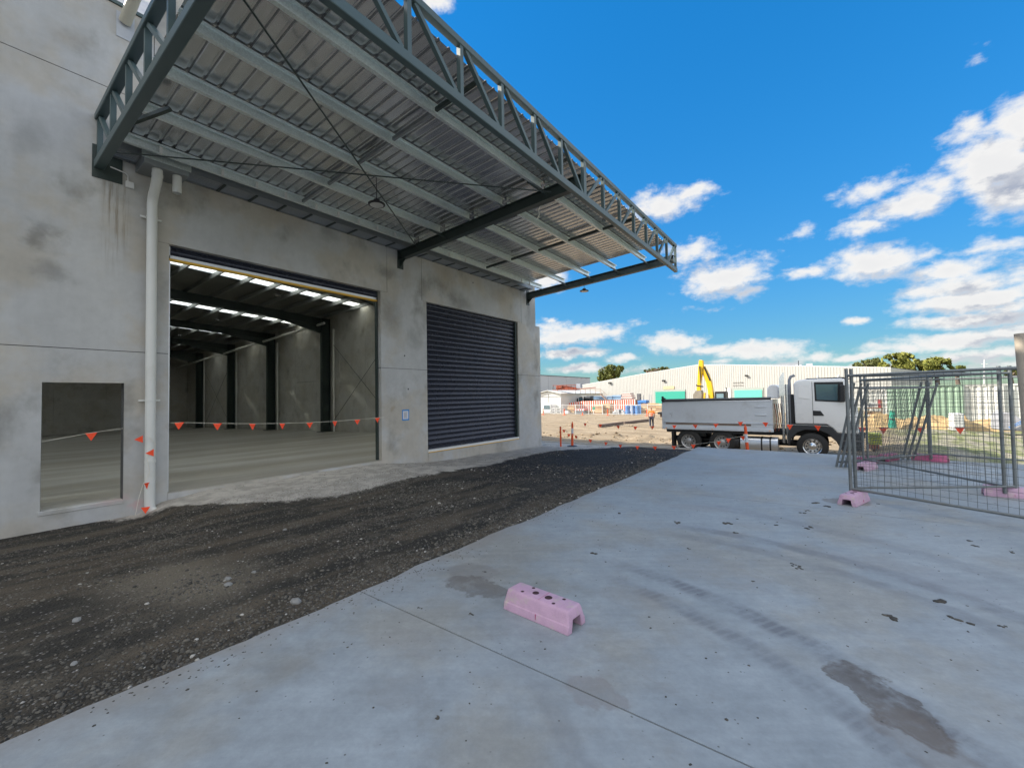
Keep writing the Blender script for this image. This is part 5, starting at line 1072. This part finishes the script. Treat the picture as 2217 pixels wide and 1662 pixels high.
for (x0p, x1p, lb) in ((1352, 1362, 'left blue drum cluster behind the eighth fence panel'), (1364, 1373, 'middle blue drum cluster'), (1374, 1383, 'right blue drum cluster beside the blue machine')):
    t = grp('blue_drum', (x0p+x1p)/2, 899, 62.6, lb, 'drum', 'blue drums in the yard'); a = atY(x0p, 899, 62.6); c = atY(x1p, 878, 62.6); r_ = (c.x-a.x)/2; zg = float(gz(a.x, 62.6, False))
    MB().lathe([(0, 0), (r_, 0), (r_*.97, .3), (r_, .33), (r_*.97, .36), (r_*.97, .9), (r_, .93), (r_, c.z-zg), (0, c.z-zg)], ((a.x+c.x)/2, 62.6+r_, zg), 'Z', 14).build('drum_body', BLUE, t, smooth=True); MB().lathe([(0, c.z-zg+.01), (r_*.8, c.z-zg+.01), (r_*.8, c.z-zg+.05), (0, c.z-zg+.05)], ((a.x+c.x)/2, 62.6+r_, zg), 'Z', 14).build('drum_lid', LG, t)
t = grp('blue_machine', 1390, 899, 65, 'blue machine with dark column standing right of the drums', 'machinery'); blk('column', 1379, 852, 1385, 866, 65, .6, mat('dark_grey_paint', (.12, .12, .13), .6), t); blk('machine_body', 1380, 866, 1400, 873, 65, 1.2, BLUE, t, bev=.1); blk('machine_leg', 1381, 873.2, 1388, 899, 65, .8, BLUE, t, ground=True); blk('machine_leg', 1396, 873.2, 1400, 899, 65, .8, BLUE, t, ground=True)
for px in (1392, 1405, 1409): blk('machine_rod', px, 854, px+.9, 866 if px < 1400 else 872, 65.3, .1, mat('steel_rod', (.3, .32, .35), .5), t)
t = grp('scrap_pile', 1338, 899, 62.4, 'low pile of grey metal scrap left of the blue drums', 'pile')
for k in range(9): px = 1326+k*2.7; blk('scrap_piece', px, 899-random.uniform(6, 14), px+random.uniform(3, 5), 899, 62.4+random.random()*.5, .6, random.choice([ALU, mat('scrap_grey', (.2, .22, .25), .5, .5), LG]), t, bev=.04, ground=True)
for k, px in enumerate((1176, 1222, 1261.5, 1316, 1401)):
    p_ = atY(px, 903, 57); zg = float(gz(p_.x, 57, False)); t = empty('yard_bollard', (p_.x, 57, zg), 'far orange bollard in the yard, '+['leftmost, in front of the white van', 'second from the warehouse corner', 'short one before the dark bin', 'in front of the two tall timber stacks', 'nearest the worker'][k], 'bollard', 'far orange bollards')
    MB().tube([(p_.x, 57, zg), (p_.x, 57, zg+(.45 if k == 2 else .95))], .07, 8).build('post', ORANGE, t, smooth=True); MB().lathe([(0, .08), (.25, .05), (.27, 0)], (p_.x, 57, zg), 'Z', 10).build('base', ORANGE, t)
# steel beams lying on the dirt
def gpt(px, py):
    z = -1.
    for _ in range(6): p_ = atZ(px, py, z); z = float(gz(p_.x, p_.y, False))
    return p_
a = gpt(1298, 926); c = gpt(1346, 919); d = gpt(1350, 918.5); e2 = gpt(1402, 912); RB = mat('dull_steel_beam', (.14, .10, .08), .7, 0, .2)
tag(MB().bar(a+Vector((0, 0, .13)), c+Vector((0, 0, .13)), .3, .26).build('steel_beam', RB), 'nearer rusty beam lying on the sandy yard left of the worker', 'beam', 'beams on the dirt')
tag(MB().bar(d+Vector((0, 0, .12)), e2+Vector((0, 0, .12)), .3, .24).build('steel_beam', RB), 'farther rusty beam lying on the sandy yard, pointing at the worker', 'beam', 'beams on the dirt')
a = gpt(1424, 907); t = empty('low_trailer', (a.x+1, a.y, a.z), 'dark low trailer end showing between worker and truck tail', 'trailer')
MB().box(a.x, a.x+4, a.y, a.y+2, a.z+.55, a.z+.80).build('trailer_deck', BLACK, t); MB().box(a.x+.2, a.x+4, a.y+.2, a.y+.5, a.z+.2, a.z+.54).build('trailer_frame', RB, t)
for x_ in (.9, 2.0): MB().lathe([(0, 0), (.35, 0), (.35, .3), (0, .3)], (a.x+x_, a.y-.1, a.z+.35), 'Y', 14).build('wheel', RUBBER, t)

# ------------------------------------------------------------------ worker (skinned body)
def skin(verts, edges, radii, name, m_, parent, sub=2):
    me = bpy.data.meshes.new(name); me.from_pydata(verts, edges, []); o = bpy.data.objects.new(name, me); COL.objects.link(o)
    o.modifiers.new('s', 'SKIN'); o.modifiers.new('u', 'SUBSURF').levels = sub
    for i, r_ in enumerate(radii): me.skin_vertices[0].data[i].radius = r_ if isinstance(r_, tuple) else (r_, r_); me.skin_vertices[0].data[i].use_root = (i == 0)
    bpy.context.view_layer.update(); m2 = bpy.data.meshes.new_from_object(o.evaluated_get(bpy.context.evaluated_depsgraph_get())); bpy.data.objects.remove(o)
    m2.materials.clear(); m2.materials.append(m_); m2.polygons.foreach_set('material_index', [0]*len(m2.polygons)); m2.polygons.foreach_set('use_smooth', [True]*len(m2.polygons)); m2.name = name
    n_ = bpy.data.objects.new(name, m2); COL.objects.link(n_); n_.parent = parent; return n_
wf = gpt(1411, 927); wkr = empty('person', tuple(wf), 'worker in orange hi-vis vest and dark trousers walking away across the yard', 'person')
H = 1.62; S = H/1.75
sv = lambda L_: [(x*S, y*S, z*S) for x, y, z in L_]
body = sv([(0, 0, .95), (0, .0, 1.15), (0, .01, 1.38), (0, .02, 1.50), (0, .03, 1.60), (0, .03, 1.70), (.19, .0, 1.40), (.25, -.03, 1.14), (.24, .08, .92), (.235, .10, .84), (-.19, 0, 1.40), (-.25, .03, 1.15), (-.27, -.04, .92), (-.265, -.03, .84),
           (.10, 0, .88), (.11, .12, .50), (.11, .04, .10), (.12, .16, .05), (-.10, 0, .88), (-.11, -.10, .50), (-.11, -.22, .12), (-.11, -.12, .04)])
ed = [(0, 1), (1, 2), (2, 3), (3, 4), (4, 5), (2, 6), (6, 7), (7, 8), (8, 9), (2, 10), (10, 11), (11, 12), (12, 13), (0, 14), (14, 15), (15, 16), (16, 17), (0, 18), (18, 19), (19, 20), (20, 21)]
rd = [.13, .125, .14, .055, .095, .085, .055, .045, .035, .04, .055, .045, .035, .04, .085, .06, .045, .04, .085, .06, .045, .04]
SKN = mat('skin', (.45, .26, .18), .6, 0, .05); skin(body, ed, [r_*S for r_ in rd], 'body', SKN, wkr)
skin(sv([(0, 0, .93), (0, 0, 1.15), (0, .01, 1.38), (0, .02, 1.47), (.19, 0, 1.40), (.245, -.02, 1.20), (-.19, 0, 1.40), (-.245, .02, 1.20)]), [(0, 1), (1, 2), (2, 3), (2, 4), (4, 5), (2, 6), (6, 7)], [(.175*S, .15*S), (.17*S, .145*S), (.185*S, .145*S), .08*S, .075*S, .07*S, .075*S, .07*S], 'hi_vis_vest', mat('hi_vis_orange', (.95, .22, .03), .6, 0, .05), wkr)
NV = mat('navy_cloth', (.02, .025, .05), .8)
skin(sv([(0, 0, .93), (.10, 0, .88), (.11, .12, .50), (.11, .04, .13), (-.10, 0, .88), (-.11, -.10, .50), (-.11, -.21, .15)]), [(0, 1), (1, 2), (2, 3), (0, 4), (4, 5), (5, 6)], [.15*S, .105*S, .08*S, .062*S, .105*S, .08*S, .062*S], 'trousers', NV, wkr)
for v2 in (sv([(.11, .03, .06), (.12, .18, .045)]), sv([(-.11, -.22, .08), (-.11, -.10, .045)])): skin(v2, [(0, 1)], [.06*S, .055*S], 'boot', mat('tan_boot', (.40, .28, .16), .7), wkr)
skin(sv([(0, .02, 1.66), (0, .02, 1.715)]), [(0, 1)], [.103*S, .09*S], 'hair', mat('brown_hair', (.10, .06, .04), .8), wkr)
for z in (1.05, 1.22): MB().lathe([(.178*S, z*S), (.18*S, z*S+.04)], (0, 0, 0), 'Z', 20).build('reflective_band', MATS['reflective_white'], None).parent = wkr
wkr.rotation_euler = (0, 0, .35)

# ------------------------------------------------------------------ right side behind the fence
F6 = lambda x, y: (1790+x*.2292, 760+y*.2292)
CYY = 36.
def container(px0, px1, pyt, pyb, y, m_, label, right=True):
    a = atY(px0, pyb, y); c = atY(px1, pyt, y); t = empty('shipping_container', ((a.x+c.x)/2, y+1.2, a.z), label, 'container', 'containers behind the fence')
    q = MB(); n = int((c.x-a.x)/.28); xs_ = []
    for k in range(n): x_ = a.x+(c.x-a.x)*k/n; w_ = (c.x-a.x)/n; xs_ += [(x_, 0), (x_+w_*.38, 0), (x_+w_*.5, .045), (x_+w_*.88, .045)]
    xs_.append((c.x, 0)); v = []
    for x_, o in xs_: v += [(x_, y+o, a.z+.12), (x_, y+o, c.z-.1)]
    q.add(v, [(2*i, 2*i+2, 2*i+3, 2*i+1) for i in range(len(xs_)-1)]); q.build('corrugated_side', m_, t)
    MB().box(a.x, c.x, y+.05, y+2.4, a.z+.12, c.z-.02).build('container_shell', m_, t)
    MB().box(a.x, c.x, y-.02, y+.048, c.z-.1, c.z).build('top_rail', m_, t); MB().box(a.x, c.x, y-.02, y+.048, a.z, a.z+.12).build('bottom_rail', m_, t)
    for x_ in (a.x, c.x-.12): MB().box(x_, x_+.12, y-.025, y-.0201, a.z, c.z).build('corner_post', m_, t)
    return t
CG = mat('sage_green_container', (.30, .42, .31), .55, 0, .08, 1.); CW = mat('white_container', (.66, .66, .62), .5, 0, .06, 1., dirt=(.4, .35, .28), dirtamt=.3)
container(1932, 2085, 832, 921, CYY, CG, 'sage green shipping container behind the wire fence'); container(2087, 2172, 831, 923, CYY+.15, CW, 'white shipping container right of the green one'); container(2174, 2250, 829, 924, CYY+.4, CW, 'white container at the right edge behind the fence')
container(1874, 1930, 841, 900, CYY+5, CW, 'white container end left of the green one, behind stacked goods')
t = grp('plank_pile', 1892, 897, 34, 'brown planks and red tins stacked left of the green container', 'pile'); blk('plank', 1872, 890, 1910, 897, 34, 1, TM, t, n=3, gap=.03); blk('red_tin', 1902, 864, 1909, 882, 34.2, .4, mat('red_tin_paint', (.45, .08, .08), .5), t, n=2, gap=.03); blk('shelf', 1874, 882.5, 1911, 884, 34, 1, TM[1], t)
for px in (1875, 1884, 1890): blk('grey_tin', px, 872-(px % 3)*2, px+6, 882, 34.2, .4, LG, t)
for px in (1873, 1909): blk('shelf_post', px, 866, px+1, 910, 34, .1, TM[1], t)
t = grp('green_roll', 1932, 925, 33, 'upright green roll of netting at the left end of the green container', 'roll'); a = atY(1932, 926, 33); c = atY(1932, 890, 33); MB().tube([a, Vector((a.x, 33, (a.z+c.z)/2)), Vector((a.x+.03, 33, c.z))], [.20, .15, .12], 10).build('net_roll', mat('net_green', (.02, .30, .20), .7), t, smooth=True); MB().tube([Vector((a.x-.02, 33, (a.z+c.z)/2-.02)), Vector((a.x+.02, 33, (a.z+c.z)/2+.04))], .165, 10).build('tie', BLACK, t)
t = grp('liquid_tank', 2076, 929, 32.5, 'white boxy liquid tank in front of the container joint', 'tank'); blk('tank_body', 2063, 895, 2088, 928, 32.5, 1.0, WHITE, t, bev=.05); blk('tank_stand', 2061, 928.3, 2090, 931, 32.4, 1.1, LG, t)
for px in (2068, 2075, 2082): blk('cage_bar', px, 895, px+.7, 928, 32.44, .05, LG, t)
t = grp('crate_pallet', 1896, 970, 23, 'yellow green plastic crate with red base behind the second fence post', 'crate'); blk('crate_slat', 1882, 938, 1909, 962, 23, .8, mat('lime_crate', (.42, .45, .05), .5), t, n=5, gap=.03); blk('crate_base', 1882, 962.5, 1907, 972, 23, .8, mat('crate_red', (.35, .08, .03), .6), t, n=4, axis='x', gap=.05)
t = grp('draped_tarpaulin', 2195, 928, 30, 'pale tarpaulin with blue ropes draped beside the white container at the right edge', 'tarpaulin')
pp([(2165, 932), (2165, 905), (2172, 893), (2184, 893), (2204, 902), (2225, 916), (2225, 934)], 30, 1.5, 'canvas', mat('dull_canvas', (.34, .34, .36), .8), t, .05)
for a, c in (((2184, 925), (2215, 910)), ((2186, 927), (2217, 914))): MB().tube([atY(*a, 29.9), atY(*c, 29.9)], .02, 5).build('rope', BLUE, t)
# low tan bank and black soil heap: uneven lumps
def heap(name, label, cx, cy, lx_, ly_, h, m_, seed, n=26, kind=None):
    q = MB(); v = []; f = []
    for i in range(n+1):
        for j in range(n+1):
            u, w_ = i/n*2-1, j/n*2-1; x_ = cx+u*lx_; y = cy+w_*ly_; e_ = max(0, 1-(abs(u)**2.5+abs(w_)**2.2)); nz_ = float(vnoise(x_*2.2+seed, y*2.2, .7, seed))*.9+float(vnoise(x_*5+seed, y*5, .8, seed+1))*.4
            v.append((x_, y, float(gz(x_, y, False))-.06+h*e_**.6*(.75+nz_*.8)))
    for i in range(n):
        for j in range(n): k = i*(n+1)+j; f.append((k, k+n+1, k+n+2, k+1))
    q.add(v, f); return tag(q.build(name, m_, smooth=True), label, kind or 'heap')
TAN = mat('tan_earth', (.48, .34, .17), .9, 0, .3, 2, .5, 20); heap('earth_bank', 'long low bank of tan earth in front of the containers', 5.2, 34.2, 3.8, .9, .75, TAN, 3, 40, 'bank')
heap('sand_heap', 'small sand heap left of the green netting roll', 2.3, 34, .9, .8, .95, TAN, 8)
heap('soil_heap', 'long black soil heap just behind the far slab edge', 3.4, 15.0, 1.15, .45, .42, mat('black_soil', (.03, .03, .032), .9, 0, .3, 8, .8, 40), 5, 34)
heap('dark_soil_lump', 'low dark earth heap between the leaning panels and the magenta foot', 1.3, 15.6, .8, .5, .3, MATS['black_soil'], 6)
# thin mast
t = grp('mast', 2131, 800, 80, 'thin mast rising far behind the white container', 'mast'); q0 = atY(2131, 778, 80); q1 = atY(2131, 840, 80); MB().tube([q1, q0], [.10, .05], 6).build('mast_pole', LG, t); MB().tube([q0-Vector((.3, 0, .6)), q0-Vector((-.3, 0, .6))], .04, 5).build('cross_arm', LG, t)

for (px, py) in ((1024, 612), (1003, 900), (876, 770), (884, 842), (760, 500)):
    q_ = at(px, py, 0, WX); MB().lathe([(0, .002), (.022, .002), (.026, .0005)], (0, 0, 0), 'X', 12).build('cast_plug', SEAL, wh, origin=(0, 0, 0)).location = (0, q_.y-7, q_.z)
# ------------------------------------------------------------------ trees
def leaf_mat(name, c0, c1):
    m, b, p = newmat(name); geo = b.n('ShaderNodeNewGeometry'); rnd = b.n('ShaderNodeAttribute', attribute_name='tone').outputs['Fac']
    n1 = b.noise(geo.outputs['Position'], .5, 3, .5); b.lk(b.mix(b.m('ADD', b.m('MULTIPLY', rnd, .6), b.m('MULTIPLY', n1, .4)), c0, c1), p.inputs['Base Color']); p.inputs['Roughness'].default_value = .6; p.inputs['Specular IOR Level'].default_value = .2; return m
def leaves(name, lobes, per, size, m_, parent):
    c = []; nn = []
    for (x_, y, z, rx, ry, rz2) in lobes:
        d = rng.normal(size=(per, 3)); d /= np.linalg.norm(d, axis=1)[:, None]; r_ = rng.uniform(.35, 1.05, per)**.5
        c.append(np.array([x_, y, z])+d*r_[:, None]*np.array([rx, ry, rz2])); nn.append(d)
    c = np.concatenate(c); nn = np.concatenate(nn); keep = (np.sin(c[:, 0]*1.9+1)+np.sin(c[:, 2]*2.9+c[:, 1])+np.sin(c[:, 0]*4.3+c[:, 2]*3)) > -.55; c = c[keep]; nn = nn[keep]; n = len(c)
    t1 = rng.normal(size=(n, 3))+nn*.3; t1 /= np.linalg.norm(t1, axis=1)[:, None]; t2 = np.cross(t1, nn+rng.normal(size=(n, 3))*.6); t2 /= np.linalg.norm(t2, axis=1)[:, None]+1e-6
    s1 = size*rng.uniform(.6, 1.4, (n, 1)); V = np.stack([c-t1*s1, c-t2*s1*.6, c+t1*s1, c+t2*s1*.6], 1).reshape(-1, 3); me = bpy.data.meshes.new(name); o_ = WP[parent]
    me.from_pydata((V-o_).tolist(), [], np.arange(4*n).reshape(-1, 4).tolist()); a_ = me.attributes.new('tone', 'FLOAT', 'POINT'); a_.data.foreach_set('value', np.repeat(rng.uniform(0, 1, n), 4).astype(np.float32)); me.materials.append(m_)
    o = bpy.data.objects.new(name, me); COL.objects.link(o); o.parent = parent; WP[o] = o_; return o
BARK = mat('bark', (.16, .12, .09), .9, 0, .3, 4)
LF = [leaf_mat('leaf_olive', (.06, .08, .02), (.22, .23, .06)), leaf_mat('leaf_yellow_green', (.07, .09, .02), (.27, .26, .055)), leaf_mat('leaf_dark', (.05, .06, .02), (.16, .17, .05))]
def tree(label, y, lobes, lf, per=900, size=.28, base=None, trunkpx=None):
    L_ = []
    for (px, py, hw, hh) in lobes:
        c = atY(px, py, y); e_ = atY(px+hw, py, y); g2 = atY(px, py-hh, y); L_.append((c.x, c.y+random.uniform(-1.5, 1.5), c.z, abs(e_.x-c.x)*1.12, abs(e_.x-c.x)*.9, abs(g2.z-c.z)*1.12))
    tx = atY(trunkpx or lobes[0][0], 830, y).x; t = empty('tree', (tx, y, -1.5), label, 'tree', 'trees beyond the yard')
    zt = min(l[2] for l in L_); MB().tube([(tx, y, -1.6), (tx+.1, y, (zt-1.5)/2), (tx-.1, y, zt)], [.42, .33, .22], 9).build('trunk', BARK, t, smooth=True)
    for l in L_: MB().tube([(tx-.1, y, zt-.8), ((tx+l[0])/2, (y+l[1])/2, (zt+l[2])/2+.1), (l[0], l[1], l[2]+l[5]*.4)], [.16, .11, .03], 6).build('limb', BARK, t, smooth=True)
    leaves('crown', L_, per, size, LF[lf], t); return t
tree('round gum tree rising behind the left end of the long white shed', 128, [(1318, 808, 17, 13), (1308, 818, 11, 8), (1326, 800, 12, 9), (1338, 797, 7, 7), (1341, 808, 5, 8), (1330, 816, 9, 6)], 0, 800, .38)
tree('treetops showing over the left roof slope of the long white shed', 128, [(1402, 802, 9, 3.5), (1413, 801, 9, 3.5), (1424, 800, 8, 3.5), (1436, 798.5, 8, 3.2), (1447, 798, 6, 2.6)], 2, 400, .35)
tree('dark low tree just above the right end of the long white shed', 105, [(1880, 787, 22, 7), (1862, 791, 14, 5), (1898, 784, 14, 6)], 2, 800, .3)
tree('tallest spreading tree with yellow green crown right of the long shed', 98, [(1935, 776, 24, 9), (1950, 773, 22, 8), (1972, 778, 18, 8), (1925, 790, 22, 9), (1950, 792, 22, 10), (1975, 793, 16, 9), (1990, 790, 16, 10), (1998, 800, 18, 9), (1985, 808, 20, 8), (1935, 806, 24, 9), (1960, 808, 20, 9)], 1, 1100, .27, trunkpx=1950)
tree('rounded yellow green tree right of the tallest tree', 96, [(2025, 783, 22, 8), (2045, 786, 18, 8), (2010, 792, 16, 9), (2030, 799, 20, 8), (2052, 800, 16, 8), (2012, 808, 18, 7)], 1, 1000, .27, trunkpx=2030)
tree('small bushy tree at the right foot of the rounded tree', 94, [(2074, 799, 9, 5), (2082, 804, 8, 5), (2070, 808, 9, 5)], 0, 500, .25)
tree('dark distant tree at the right edge behind the leaning post', 100, [(2190, 808, 14, 7), (2205, 804, 12, 8), (2222, 806, 12, 8)], 2, 600, .3)
